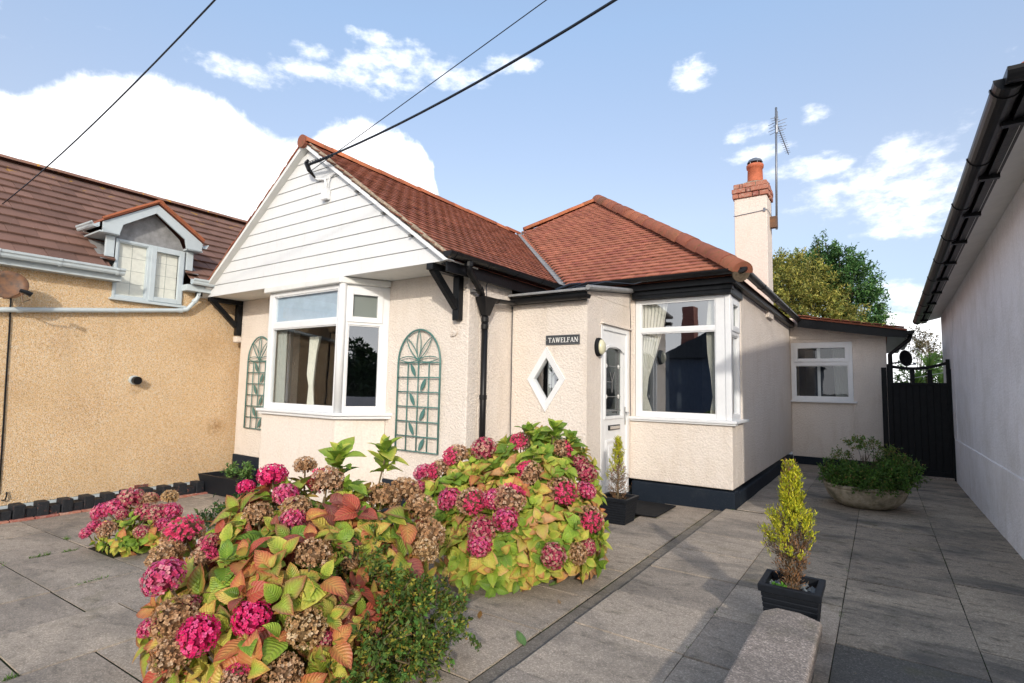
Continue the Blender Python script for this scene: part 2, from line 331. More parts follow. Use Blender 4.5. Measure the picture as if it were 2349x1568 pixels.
# ------------------------------------------------------------------ mesh helpers
WT = {}                                         # world translation of each parentable object
def V3(p): return Vector(p)
class Fr:
    """a right-handed frame: a along u, b along v, c along n"""
    def __init__(s, o, u, v=(0,0,1)):
        s.o = Vector(o); s.u = Vector(u).normalized(); s.v = Vector(v).normalized(); s.n = s.u.cross(s.v)
    def p(s, a, b, c=0.0): return s.o + s.u*a + s.v*b + s.n*c
FRONT = lambda y: Fr((0, y, 0), (1, 0, 0))      # faces -Y, a = X
SIDE = lambda x: Fr((x, 0, 0), (0, 1, 0))       # faces +X, a = Y
LSIDE = lambda x: Fr((x, 0, 0), (0, -1, 0))     # faces -X, a = -Y
class MB:
    def __init__(s): s.v = []; s.f = []
    def add(s, vs, fs):
        k = len(s.v); s.v += [tuple(x) for x in vs]; s.f += [tuple(i+k for i in f) for f in fs]; return s
    def box(s, x0, x1, y0, y1, z0, z1):
        x0, x1 = sorted((x0, x1)); y0, y1 = sorted((y0, y1)); z0, z1 = sorted((z0, z1))
        return s.add([(x0,y0,z0),(x1,y0,z0),(x1,y1,z0),(x0,y1,z0),(x0,y0,z1),(x1,y0,z1),(x1,y1,z1),(x0,y1,z1)],
                     [(0,3,2,1),(4,5,6,7),(0,1,5,4),(1,2,6,5),(2,3,7,6),(3,0,4,7)])
    def fbox(s, F, a0, a1, b0, b1, c0, c1):
        a0, a1 = sorted((a0, a1)); b0, b1 = sorted((b0, b1)); c0, c1 = sorted((c0, c1))
        return s.add([F.p(*q) for q in ((a0,b0,c0),(a1,b0,c0),(a1,b1,c0),(a0,b1,c0),(a0,b0,c1),(a1,b0,c1),(a1,b1,c1),(a0,b1,c1))],
                     [(0,3,2,1),(4,5,6,7),(0,1,5,4),(1,2,6,5),(2,3,7,6),(3,0,4,7)])
    def prism(s, F, poly, c0, c1):
        """polygon (a,b) counter-clockwise, extruded along n from c0 to c1"""
        n = len(poly); vs = [F.p(a, b, c0) for a, b in poly] + [F.p(a, b, c1) for a, b in poly]
        fs = [tuple(range(n-1, -1, -1)), tuple(range(n, 2*n))] + [(i, (i+1) % n, n+(i+1) % n, n+i) for i in range(n)]
        return s.add(vs, fs)
    def bar(s, p, q, w, h, up=(0,0,1)):
        p, q = V3(p), V3(q); d = (q-p).normalized(); up = V3(up)
        if abs(d.dot(up)) > .99: up = Vector((0, 1, 0))
        a = d.cross(up).normalized(); b = a.cross(d)
        vs = [x + a*i*w/2 + b*j*h/2 for x in (p, q) for i, j in ((-1,-1),(1,-1),(1,1),(-1,1))]
        return s.add(vs, [(0,1,2,3),(7,6,5,4),(0,4,5,1),(1,5,6,2),(2,6,7,3),(3,7,4,0)])
    def tube(s, pts, r, seg=8, caps=True):
        pts = [V3(p) for p in pts]; rs = r if isinstance(r, (list, tuple)) else [r]*len(pts); ring = []
        prev = None
        for i, p in enumerate(pts):
            d = (pts[min(i+1, len(pts)-1)] - pts[max(i-1, 0)]).normalized()
            if prev is None: a = d.orthogonal().normalized()
            else: a = (prev - d*prev.dot(d)).normalized()
            prev = a; b = d.cross(a)
            ring.append([p + (a*math.cos(t) + b*math.sin(t))*rs[i] for t in (2*math.pi*k/seg for k in range(seg))])
        vs = [v for rg in ring for v in rg]; fs = []
        for i in range(len(pts)-1):
            for k in range(seg): fs.append((i*seg+k, i*seg+(k+1) % seg, (i+1)*seg+(k+1) % seg, (i+1)*seg+k))
        if caps: fs += [tuple(range(seg-1, -1, -1)), tuple((len(pts)-1)*seg+k for k in range(seg))]
        return s.add(vs, fs)
    def lathe(s, c, prof, seg=24, sx=1, sy=1):
        c = V3(c); vs = []; fs = []
        for (r, z) in prof:
            for k in range(seg): t = 2*math.pi*k/seg; vs.append(c + Vector((r*sx*math.cos(t), r*sy*math.sin(t), z)))
        for i in range(len(prof)-1):
            for k in range(seg): fs.append((i*seg+k, i*seg+(k+1) % seg, (i+1)*seg+(k+1) % seg, (i+1)*seg+k))
        return s.add(vs, fs)
    def sweep(s, p, q, prof, side):
        """open/closed profile polygon (a along side, b along z) swept from p to q"""
        p, q = V3(p), V3(q); sd_ = V3(side); n = len(prof)
        vs = [x + sd_*a + Vector((0, 0, b)) for x in (p, q) for a, b in prof]
        fs = [(i, (i+1) % n, n+(i+1) % n, n+i) for i in range(n)] + [tuple(range(n-1, -1, -1)), tuple(range(n, 2*n))]
        return s.add(vs, fs)
    def mesh(s, name, origin=(0,0,0)):
        me = bpy.data.meshes.new(name); o = V3(origin)
        me.from_pydata([tuple(V3(v)-o) for v in s.v], [], s.f); return me
    def build(s, name, m, parent=None, bevel=0, smooth=False, label=None, cat=None, group=None, kind=None, fix=True, origin=None):
        arr = np.array([tuple(v) for v in s.v]); o = V3(origin) if origin is not None else Vector(((arr[:,0].min()+arr[:,0].max())/2, (arr[:,1].min()+arr[:,1].max())/2, arr[:,2].min()))
        me = s.mesh(name, o)
        if fix:
            bm = bmesh.new(); bm.from_mesh(me); bmesh.ops.recalc_face_normals(bm, faces=bm.faces); bm.to_mesh(me); bm.free()
        me.materials.append(M[m] if isinstance(m, str) else m)
        ob = bpy.data.objects.new(name, me); COL.objects.link(ob); ob.location = o; link_parent(ob, parent); WT[ob.name] = o
        if smooth:
            for p in me.polygons: p.use_smooth = True
        if bevel:
            b = ob.modifiers.new('bevel', 'BEVEL'); b.width = bevel; b.segments = 2; b.limit_method = 'ANGLE'; b.angle_limit = R(40)
        tag(ob, label, cat, group, kind); return ob
def tag(o, label=None, cat=None, group=None, kind=None):
    if label: o['label'] = label
    if cat: o['category'] = cat
    if group: o['group'] = group
    if kind: o['kind'] = kind
    return o
def link_parent(o, parent):
    if parent is not None:
        o.parent = parent; o.matrix_parent_inverse = Matrix.Translation(-WT[parent.name])
def thing(name, loc, label, cat, group=None):
    o = bpy.data.objects.new(name, None); COL.objects.link(o); o.location = loc; o.empty_display_size = .2; WT[o.name] = V3(loc)
    return tag(o, label, cat, group)
def inst(name, me, mx, parent=None, m=None):
    o = bpy.data.objects.new(name, me); COL.objects.link(o); link_parent(o, parent); o.matrix_basis = mx; return o
def copy_thing(src, delta, label, group=None):
    """copy a thing with its parts and sub-parts, moved by delta (no rotation)"""
    def cp(o, par):
        c = o.copy(); COL.objects.link(c); WT[c.name] = WT.get(o.name, Vector())+delta
        if par is None: c.location = o.location + delta
        else:
            c.parent = par; c.matrix_parent_inverse = Matrix.Translation(-WT[par.name]); c.location = o.location + delta
        for ch in [x for x in COL.objects if x.parent == o]: cp(ch, c)
        return c
    c = cp(src, None); c['label'] = label
    if group: c['group'] = group
    return c
def grid_wall(mb, F, a0, a1, b0, b1, holes, c0=-.12, c1=0.0):
    holes = [(max(h[0], a0), min(h[1], a1), max(h[2], b0), min(h[3], b1)) for h in holes]
    A = sorted({a0, a1, *[h[0] for h in holes], *[h[1] for h in holes]}); B = sorted({b0, b1, *[h[2] for h in holes], *[h[3] for h in holes]})
    for i in range(len(A)-1):
        # merge vertically contiguous cells
        run = None
        for j in range(len(B)-1):
            ca, cb = (A[i]+A[i+1])/2, (B[j]+B[j+1])/2
            inside = any(h[0] < ca < h[1] and h[2] < cb < h[3] for h in holes)
            if inside:
                if run is not None: mb.fbox(F, A[i], A[i+1], run, B[j], c0, c1); run = None
            elif run is None: run = B[j]
        if run is not None: mb.fbox(F, A[i], A[i+1], run, B[-1], c0, c1)

# ------------------------------------------------------------------ setting: ground, driveway, path
def zl(x): return -.03 - .04*max(0.0, -(x+2))
def dr(p): return Vector((p[0], p[1], zl(p[0])+p[2]))
gb = MB(); gb.add([(-900,-900,-.62),(900,-900,-.62),(900,900,-.62),(-900,900,-.62)], [(0,1,2,3)])
gb.build('ground', 'bounce_ground', kind='structure')
MB().add([(-40,-9.5,-.60),(40,-9.5,-.60),(40,-3.2,-.60),(-40,-3.2,-.60)], [(0,1,2,3)]).build('road', 'tarmac', kind='structure')
# path bed (right) and driveway bed (left, falling away to the left)
path = MB().box(-1.50, .96, -2.6, 14, -.45, -.0065).build('path', 'joint', kind='structure')
d = MB(); xs = [-9.2, -8.3, -7, -5, -3, -2, -1.6, -1.501]
vs = [(x, y, zl(x)-.0065) for x in xs for y in (-2.6, 8)] + [(x, y, -.60) for x in xs for y in (-2.6, 8)]
n = len(xs); fs = [(2*i, 2*i+2, 2*i+3, 2*i+1) for i in range(n-1)] + [(2*i, 2*n+2*i, 2*n+2*i+2, 2*i+2) for i in range(n-1)]
drive = d.add(vs, fs).build('driveway', 'joint', kind='structure')
def slab_mesh(mname):
    """unit slab, edges softened; scaled per slab"""
    bm = bmesh.new(); bmesh.ops.create_cube(bm, size=1.0)
    for v in bm.verts: v.co.z -= .5
    top = [e for e in bm.edges if all(v.co.z > -.01 for v in e.verts)]
    me = bpy.data.meshes.new('paving_slab'); bm.to_mesh(me); bm.free(); me.materials.append(M[mname]); return me
SM = {k: slab_mesh(k) for k in ('slab', 'slab_dark', 'slab_tarmac', 'slab_shade_strip')}
srr = random.Random(3)
def slab(x0, x1, y0, y1, par, mt, h=.035):
    sl = 0 if par is path else (zl(x1)-zl(x0))/(x1-x0)
    cx, cy = (x0+x1)/2, (y0+y1)/2; z = 0.0 if par is path else zl(cx)
    z += srr.uniform(-.003, .003); gap = srr.uniform(.0015, .0038) if par is path else srr.uniform(.0028, .0055)
    mx = Matrix.Translation((cx, cy, z)) @ Matrix.Rotation(-math.atan(sl)+srr.uniform(-.003, .003), 4, 'Y') @ Matrix.Rotation(srr.uniform(-.004, .004), 4, 'X') @ Matrix.Rotation(srr.uniform(-.003, .003), 4, 'Z')
    mx = mx @ Matrix.Diagonal((x1-x0-gap*2, y1-y0-gap*2-(.005 if x1-x0 > .2 else 0), h, 1))
    return inst('paving_slab', SM[mt], mx, par)
cols = [-1.498, -.868, -.238, .397, .955]
for i in range(4):
    off = [0.0, -.02, .02, -.24][i]; y = -.28
    rows = [.35, .99, 1.61, 2.24, 2.87, 3.48, 4.11, 4.72, 5.33, 6.02, 6.63, 7.26, 7.9, 8.5, 9.1, 9.7, 10.35, 11.0, 11.6, 12.3]
    for j in range(len(rows)-1):
        x0, x1 = cols[i], cols[i+1]; y0, y1 = rows[j]+off, rows[j+1]+off
        if x0 < -1.4 and y0 > 6.5: x0 = -1.395
        elif x0 < -1.4 and y1 > 6.58: y1 = 6.58
        if y1-y0 < .1: continue
        if y0 > 11.55 and x1 < .1: continue
        y1 = min(y1, 11.6) if x1 < .1 else y1
        dark = cols[i] > -.9 and (i >= 2 or y0 > 4)
        slab(x0, x1, y0, min(y1, 13), path, 'slab_tarmac' if (i >= 2 and y1 < 3.7) else ('slab_dark' if dark else 'slab'))
lc = [-1.625, -2.205, -2.83, -3.46]
for i in range(3):
    rows = [.83, 1.45, 2.07, 2.71, 3.30, 3.91, 4.55, 5.12, 5.75, 6.42]
    for j in range(len(rows)-1):
        y0, y1 = rows[j], rows[j+1]
        if i == 2: y0 -= .25; y1 -= .25
        if y1 > 6.35: y1 = 6.56
        if lc[i+1] < -2.5 and y1 > 5.25: y1 = 5.28
        if y1-y0 > .1: slab(lc[i+1], lc[i], y0, y1, drive, 'slab')
lc = [-3.46, -4.16, -4.80, -5.40, -5.98, -6.55, -7.10, -7.68, -8.02]
for i in range(len(lc)-1):
    rows = [-.4, .2, .78, 1.38, 1.95, 2.55, 3.15, 3.75, 4.35]
    if i == 0: rows = [-.3, .3, .9, 1.55, 2.15, 2.75, 3.35, 3.95, 4.35]
    for j in range(len(rows)-1):
        if lc[i] < -5.2 and lc[i] > -5.9 and rows[j] == 1.95: continue     # planting hole of the small hydrangea
        slab(lc[i+1], lc[i], rows[j], rows[j+1], drive, 'slab')
# shade-toned channel strip between driveway and path
for y in np.arange(-.2, 6.4, .92): slab(-1.619, -1.512, float(y), float(min(y+.92, 6.58)), drive, 'slab_shade_strip')
# ------------------------------------------------------------------ bungalow
B = thing('bungalow', (-4.6, 6.0, 0), 'cream roughcast bungalow with white boarded gable, red clay tiled roofs and black gutters', 'house')
GX0, GX1, GY = -8.30, -3.68, 4.50
WIN1 = FRONT(4.0)
BAYR = Fr((-5.22, 4.0, 0), (.29, .50, 0)); BAYL = Fr((-7.04, 4.5, 0), (.29, -.50, 0)); BL = math.hypot(.29, .5)
PB = .22                                        # top of the plinth
w = MB(); F = FRONT(GY)
w.fbox(F, GX0, -7.03, PB, 2.62, -.2, 0); w.build('front_wall', 'render', B, bevel=.012); w = MB(); w.fbox(F, -4.94, GX1, PB, 2.62, -.2, 0)
w.build('front_wall', 'render', B, bevel=.012)
w = MB(); w.fbox(SIDE(GX1), GY+.2, 5.335, PB, 2.60, -.2, 0); w.build('side_wall', 'render', B, bevel=.012)
w = MB(); w.fbox(LSIDE(GX0), -13, -(GY+.2), -.3, 2.6, -.2, 0); w.build('side_wall', 'render', B)
# bay base
w = MB()
w.prism(Fr((0,0,0), (1,0,0), (0,1,0)), [(-6.75,4.0),(-5.22,4.0),(-4.93,4.5),(-7.04,4.5)], -.30, .93)
w.build('bay_base', 'render_smooth', B, bevel=.01)
p = MB(); p.fbox(F, GX0-.012, -7.03, -.33, PB, -.2, .014); p.build('plinth', 'plinth', B, bevel=.008); p = MB(); p.fbox(F, -4.94, GX1+.014, -.33, PB, -.2, .014); p.fbox(SIDE(GX1), GY+.19, 5.335, -.33, PB, -.2, .013)
p.build('plinth', 'plinth', B, bevel=.008)
# porch front wall with the diamond window, porch side wall with the door
PY_, PX_ = 5.33, -2.66
Fp = FRONT(PY_)
dT, dR, dB, dL = (-3.175, 1.80), (-2.935, 1.44), (-3.18, 1.08), (-3.42, 1.44)
a0, a1, b0, b1 = GX1, PX_, PB, 2.46
w = MB(); c = [(a0,b0),(a1,b0),(a1,b1),(a0,b1)]
K = [Fp.p(*q) for q in c] + [Fp.p(*q) for q in (dB, dR, dT, dL)] + [Fp.p(*q, -.14) for q in (dB, dR, dT, dL)] + [Fp.p(*q, -.14) for q in c]
w.add(K, [(0,4,7),(0,1,4),(1,5,4),(1,2,5),(2,6,5),(2,3,6),(3,7,6),(3,0,7),(4,5,9,8),(5,6,10,9),(6,7,11,10),(7,4,8,11),(2,14,15,3)])
w.build('porch_wall', 'render', B, fix=False)
w = MB(); grid_wall(w, SIDE(PX_), PY_+.0006, 6.6, PB, 2.40, [(5.70, 6.53, .0, 2.10)], -.12, 0); w.prism(SIDE(PX_), [(PY_+.0006, 2.4004), (6.6, 2.4004), (6.6, 2.59), (PY_+.0006, 2.435)], -.12, 0)
w.build('porch_wall', 'render', B, bevel=.006)
p = MB(); p.fbox(Fp, GX1, PX_+.012, -.33, PB, -.14, .012); p.fbox(SIDE(PX_), PY_+.01, 5.70, -.33, PB, -.1, .012); p.build('plinth', 'plinth', B, bevel=.008)
# second bay (square) and long side wall
BX, BY = -1.42, 6.60
w = MB(); w.fbox(FRONT(BY), PX_-.02, BX, PB-.01, .9498, -.2, 0); w.build('front_wall', 'render', B, bevel=.012); w = MB(); w.fbox(FRONT(BY), PX_-.02, -2.605, .9502, 2.62, -.2, 0)
w.build('front_wall', 'render', B, bevel=.012)
w = MB(); grid_wall(w, SIDE(BX), BY+.2, 13, PB-.01, 2.62, [(BY, 7.17, .95, 2.62)], -.2, 0); w.build('side_wall', 'render', B, bevel=.012)
p = MB()
p.fbox(FRONT(BY), PX_+.02, BX+.02, -.3, .19, -.2, .022); p.build('plinth', 'plinth', B, bevel=.012); p = MB(); p.fbox(SIDE(BX), BY+.2, 11.6, -.3, .16, -.2, .022); p.build('plinth', 'plinth', B, bevel=.012)

# windows -------------------------------------------------------------
def window(F, a0, a1, b0, b1, panes, parent, m='pvc', fr=.055, depth=.07, c=-.02, sills=None, glass='glass'):
    """panes: list of (a0,a1,b0,b1,sash?,glass) in frame coordinates; the frame is what lies between them"""
    f = MB(); grid_wall(f, F, a0, a1, b0, b1, [q[:4] for q in panes], c-depth, c)
    fo = f.build('window', m, parent, bevel=.005)
    for q in panes:
        i = .004
        if q[4]:
            s = .045; sm = MB(); grid_wall(sm, F, q[0]-.022, q[1]+.022, q[2]-.022, q[3]+.022, [(q[0]+s, q[1]-s, q[2]+s, q[3]-s)], c-depth*.5, c+.014)
            sm.build('sash', m, fo, bevel=.005); i = s-.004
        else:
            s = .012; sm = MB(); grid_wall(sm, F, q[0]-.004, q[1]+.004, q[2]-.004, q[3]+.004, [(q[0]+s, q[1]-s, q[2]+s, q[3]-s)], c-depth*.8, c-.012)
            sm.build('glazing_bead', m, fo)
        g_ = MB(); g_.add([F.p(q[0]+i, q[2]+i, c-.035), F.p(q[1]-i, q[2]+i, c-.035), F.p(q[1]-i, q[3]-i, c-.035), F.p(q[0]+i, q[3]-i, c-.035)], [(0,1,2,3)])
        g_.build('pane', M[q[5]] if len(q) > 5 else M[glass], fo, fix=False)
    return fo
wf = window(WIN1, -6.75, -5.225, 1.0, 2.53, [(-6.65,-5.32,2.125,2.475,False), (-6.65,-5.32,1.065,2.045,False)], B, glass='glass_low')
window(BAYR, .015, BL+.005, 1.0, 2.53, [(.10,BL-.10,2.10,2.455,True,'glass_obs'), (.10,BL-.10,1.065,2.045,False)], B)
window(BAYL, .0, BL-.015, 1.0, 2.53, [(.08,BL-.08,2.10,2.47,False), (.08,BL-.08,1.065,2.045,False)], B)
post = MB(); post.tube([(-5.228, 4.028, 1.0), (-5.228, 4.028, 2.53)], .045, 12); post.build('corner_post', 'pvc', B, smooth=True)
s = MB(); s.prism(Fr((0,0,0), (1,0,0), (0,1,0)), [(-6.78,3.93),(-5.18,3.93),(-4.80,4.52),(-7.15,4.52)], .965, 1.0); s.prism(Fr((0,0,0), (1,0,0), (0,1,0)), [(-6.76,3.955),(-5.195,3.955),(-4.83,4.51),(-7.12,4.51)], .93, .9645)
s.build('window_sill', 'pvc', B, bevel=.008)
h = MB(); h.prism(Fr((0,0,0), (1,0,0), (0,1,0)), [(-6.79,3.955),(-5.205,3.955),(-4.90,4.49),(-7.09,4.49)], 2.53, 2.607)
h.build('bay_head_board', 'pvc_dull', B, bevel=.012)
window(FRONT(BY-.005), -2.60, -1.435, 1.0, 2.495, [(-2.535,-1.60,2.125,2.455,False), (-2.535,-1.60,1.06,2.07,False)], B)
window(SIDE(BX+.002), BY+.035, 7.165, 1.0, 2.495, [(BY+.12,7.10,2.09,2.44,True,'glass_obs'), (BY+.12,7.10,1.06,2.02,False)], B)
post = MB(); post.box(-1.49, BX-.004, BY+.003, BY+.075, 1.0, 2.495); post.build('corner_post', 'pvc', B, bevel=.008)
s = MB(); s.box(-2.69, -1.36, 6.54, 6.70, .967, 1.0); s.box(-1.46, -1.36, 6.70, 7.25, .967, 1.0); s.box(-2.67, -1.375, 6.56, 6.7, .945, .966)
s.build('window_sill', 'pvc', B, bevel=.007)
# diamond window
dm = MB(); ctr = ((dT[0]+dB[0])/2, (dT[1]+dB[1])/2)
def dia(k, c): return [Fp.p(ctr[0]+(q[0]-ctr[0])*k, ctr[1]+(q[1]-ctr[1])*k, c) for q in (dB, dR, dT, dL)]
for k0, k1, c0, c1 in ((1.04, .70, .018, .018),):
    vs = dia(k0, .018)+dia(k1, .010)+dia(k0, -.06)+dia(k1, -.06)
    fs = []
    for i in range(4):
        j = (i+1) % 4; fs += [(i, j, 4+j, 4+i), (i, 8+i, 8+j, j), (4+i, 4+j, 12+j, 12+i)]
    dm.add(vs, fs)
dwin = dm.build('diamond_window', 'pvc', B, fix=True)
gm = MB(); gm.add(dia(.72, -.03), [(0,1,2,3)]); gm.build('pane', 'glass', dwin, fix=False)
bl = MB(); bl.fbox(Fp, -3.21, -3.165, 1.15, 1.72, -.10, -.09); bl.fbox(Fp, -3.15, -3.12, 1.15, 1.72, -.10, -.09); bl.build('blind', 'blind', dwin)
# rooms seen dimly through the panes, and their curtains
def room(x0, x1, y0, y1, z0, z1, open_):
    r = MB(); vs = [(x0,y0,z0),(x1,y0,z0),(x1,y1,z0),(x0,y1,z0),(x0,y0,z1),(x1,y0,z1),(x1,y1,z1),(x0,y1,z1)]
    fs = {'b':(0,1,2,3), 't':(7,6,5,4), 'f':(4,5,1,0), 'r':(5,6,2,1), 'k':(6,7,3,2), 'l':(7,4,0,3)}
    r.add(vs, [v for k, v in fs.items() if k not in open_]); return r.build('room', 'room', B, fix=False)
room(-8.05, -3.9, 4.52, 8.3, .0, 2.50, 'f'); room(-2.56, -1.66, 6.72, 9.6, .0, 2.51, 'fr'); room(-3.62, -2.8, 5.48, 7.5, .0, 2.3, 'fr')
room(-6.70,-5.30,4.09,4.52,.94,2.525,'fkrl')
def curtain(F, prof, zs, m, name='curtain', parent=B):
    """prof(t, k) -> (a0, a1) width at height step k"""
    mb = MB(); n = 40; vs = []; fs = []
    for k, z in enumerate(zs):
        a, b_ = prof[k]
        for i in range(n+1):
            t = i/n; vs.append(F.p(a+(b_-a)*t, z, .022*math.sin(t*46+.3*k)*(1 if z > 1.2 else .8)))
    for k in range(len(zs)-1):
        for i in range(n): q = k*(n+1)+i; fs.append((q, q+1, q+n+2, q+n+1))
    mb.add(vs, fs); return mb.build(name, m, parent, smooth=True, fix=False)
curtain(FRONT(BY+.12), [(-2.56,-2.20),(-2.56,-2.27),(-2.56,-2.36),(-2.56,-2.46),(-2.54,-2.49),(-2.56,-2.43),(-2.56,-2.40)], [2.45,2.1,1.8,1.5,1.27,1.1,.95], 'curtain')
curtain(FRONT(BY+.12), [(-1.70,-1.62),(-1.73,-1.62),(-1.72,-1.62),(-1.68,-1.62),(-1.66,-1.61),(-1.69,-1.62),(-1.70,-1.62)], [2.45,2.1,1.8,1.5,1.27,1.1,.95], 'curtain')
curtain(FRONT(4.14), [(-6.70,-6.46)]*3, [2.1,1.7,.98], 'blind'); nb_ = MB(); nb_.box(-6.68, -5.28, 4.075, 4.085, 2.06, 2.51); nb_.build('sky_reflection_panel', 'sky_panel', B); curtain(FRONT(4.30), [(-6.2,-5.98),(-6.2,-6.04),(-6.22,-6.08),(-6.17,-6.1),(-6.2,-6.05)], [1.95,1.75,1.45,1.3,.98], 'curtain')  # flat pale panel standing in for sky mirrored in the top pane
# door ------------------------------------------------------------------
DF = SIDE(PX_); d0, d1 = 5.70, 6.53
fr = MB(); grid_wall(fr, DF, d0, d1, .05, 2.10, [(d0+.06, d1-.06, .09, 2.04)], -.08, .004)
door = MB(); grid_wall(door, DF, d0+.055, d1-.055, .085, 2.045, [(d0+.15, d1-.17, 1.02, 1.84)], -.06, -.018)
fr.build('door_frame', 'pvc', B, bevel=.006)
do = door.build('door', 'pvc', B, bevel=.004)
am = (d0+.15+d1-.17)/2; ah = (d1-.17-d0-.15)/2
for nm, (x0, x1, z0, z1) in (('panel', (d0+.17, d1-.19, .20, .74)),):
    q = MB(); grid_wall(q, DF, x0, x1, z0, z1, [(x0+.035, x1-.035, z0+.035, z1-.035)], -.02, -.006); q.fbox(DF, x0+.07, x1-.07, z0+.07, z1-.07, -.02, -.008); q.build('panel', 'pvc', do, bevel=.006)
q = MB(); grid_wall(q, DF, d0+.115, d1-.135, .985, 1.80, [(d0+.15, d1-.17, 1.02, 1.81)], -.02, -.004)
ar = [(am+(ah+.035)*math.cos(t), 1.78+.11*math.sin(t)) for t in np.linspace(0, math.pi, 13)]; ai = [(am+ah*math.cos(t), 1.78+.075*math.sin(t)) for t in np.linspace(0, math.pi, 13)]
for i in range(12): q.prism(DF, [ar[i], ar[i+1], ai[i+1], ai[i]], -.02, -.004)
cor = [(d0+.15, 1.86), (d1-.17, 1.86)]
q.prism(DF, [(d1-.165, 1.78)] + [p_ for p_ in ai[1:7]][::1] + [(am, 1.87), (d1-.165, 1.87)], -.05, -.0185)
q.prism(DF, [(am, 1.87)] + ai[6:] + [(d0+.145, 1.78), (d0+.145, 1.87)], -.05, -.0185)
q.build('glass_surround', 'pvc', do)
gl = MB(); gl.fbox(DF, d0+.145, d1-.165, 1.015, 1.86, -.05, -.045); gl.build('pane', glassmat('door_glass', (.5,.56,.53), 1.6), do)
ld = MB()
for a in (d0+.225, d1-.245): ld.fbox(DF, a-.004, a+.004, 1.02, 1.84, -.044, -.038)
for z in (1.08, 1.25, 1.62): ld.fbox(DF, d0+.15, d1-.17, z-.003, z+.003, -.044, -.0385)
for sx in (-1, 1): ld.bar(DF.p(am, 1.43, -.04), DF.p(am+sx*.07, 1.55, -.04), .007, .006); 
ld.bar(DF.p(am, 1.43, -.0405), DF.p(am, 1.30, -.0405), .007, .006); ld.fbox(DF, d0+.15, am, 1.428, 1.434, -.0445, -.0375)
ld.build('lead_strips', 'leadline', do)
jw = MB()
for a in (d0+.225, d1-.245):
    for z in (1.25, 1.62): jw.prism(DF, [(a, z-.026), (a+.018, z), (a, z+.026), (a-.018, z)], -.044, -.03)
jw.build('bevelled_jewels', 'white', do)
q = MB(); q.fbox(DF, d0+.24, d1-.26, .85, .91, -.02, -.004); q.build('letterbox', 'black', do, bevel=.004)
q = MB(); q.fbox(DF, d0+.265, d1-.28, .862, .898, -.004, .003); q.build('letterbox_flap', 'chrome', do, bevel=.003)
q = MB(); q.fbox(DF, d1-.105, d1-.075, .90, 1.12, -.02, -.006); q.tube([DF.p(d1-.09, 1.05, -.01), DF.p(d1-.09, 1.05, .04), DF.p(d1-.19, 1.05, .045)], .009, 8); q.build('handle', 'chrome', do, smooth=False)
st = MB(); st.box(-2.70, PX_+.03, d0, d1, -.03, .05); st.build('door_step', 'plinth', B, bevel=.006)
lb = MB(); lb.box(PX_-.1, PX_+.035, d0-.02, d1+.04, 2.105, 2.125); lb.build('door_drip', 'render_smooth', B)

# gable: soffit, cladding boards, rakes -----------------------------------
AX, AZ, K_, ZB = -6.02, 4.40, .72, 2.61
hw = (AZ-ZB)/K_
FG = FRONT(4.0)
s = MB(); s.box(AX-hw+.03, AX+hw-.03, 4.025, 4.5, 2.612, 2.63); s.build('soffit', 'pvc_dull', B)
bk = MB(); bk.prism(FG, [(AX-hw, ZB+.005), (AX+hw, ZB+.005), (AX, AZ)], -.06, -.024); bk.build('gable_backing', 'leadline', B)
z = ZB; k = 0
while z < AZ-.05:
    z1 = min(z+.158 if k else 2.772, AZ-.02); e = .007 if k else 0
    l0, l1 = hw-(z+e-ZB)/K_, hw-(z1-ZB)/K_
    bm_ = MB(); pl_ = [(AX-l0, z+e), (AX+l0, z+e), (AX+l1, z1), (AX-l1, z1)]
    vs = [FG.p(a, b, -.024) for a, b in pl_] + [FG.p(a, b, .0 if i < 2 else -.008) for i, (a, b) in enumerate(pl_)]
    bm_.add(vs, [(3,2,1,0),(4,5,6,7),(0,1,5,4),(1,2,6,5),(2,3,7,6),(3,0,4,7)]); bm_.build('cladding_board', 'board', B)
    z = z1; k += 1
for sgn in (-1, 1):
    rk = MB(); P0 = (AX+sgn*(hw+.03), ZB-.01); P1 = (AX, AZ+.025)
    n_ = (.045/math.cos(math.atan(K_)))
    poly = [P0, (P0[0]-sgn*.045/K_, P0[1]), (P1[0], P1[1]-n_), P1]
    if sgn > 0: poly = poly[::-1]
    rk.prism(FG, poly, -.04, .085 if sgn < 0 else .062)
    rk.build('bargeboard', 'pvc_dull' if sgn < 0 else 'pvc', B)
for t in (.43, .62, .80):                                     # clips under the right rake
    x = AX+hw*t-.05; zz = AZ-(x-AX)*K_-.07
    MB().fbox(FG, x-.012, x+.012, zz-.012, zz+.012, .0, .05).build('rake_clip', 'leadline', B)
# brackets
for xc in (-3.805, -8.335):
    p = MB(); p.box(xc-.045, xc+.045, 4.42, 4.499, 2.06, 2.54); pst = p.build('timber_bracket', 'black', B, bevel=.006)
    q = MB(); q.box(xc-.045, xc+.045, 3.99, 4.499, 2.541, 2.61); q.build('beam', 'black', pst, bevel=.006)
    q = MB(); q.bar((xc, 4.43, 2.20), (xc, 4.04, 2.56), .07, .07); q.build('brace', 'black', pst, bevel=.005)
ls = MB(); ls.add([tuple(Vector((-3.86, 4.495, 1.93))+Vector((rnd.uniform(-.07,.07), rnd.uniform(-.02,.0), rnd.uniform(-.05,.05)))) for _ in range(14)], [tuple(rnd.sample(range(14), 3)) for _ in range(20)]); ls.build('loose_render', 'render', B)
nb = MB(); nb.box(-8.40, -8.30, 4.42, 4.52, 1.95, 2.05); nb.build('corbel', 'render', B, bevel=.02)

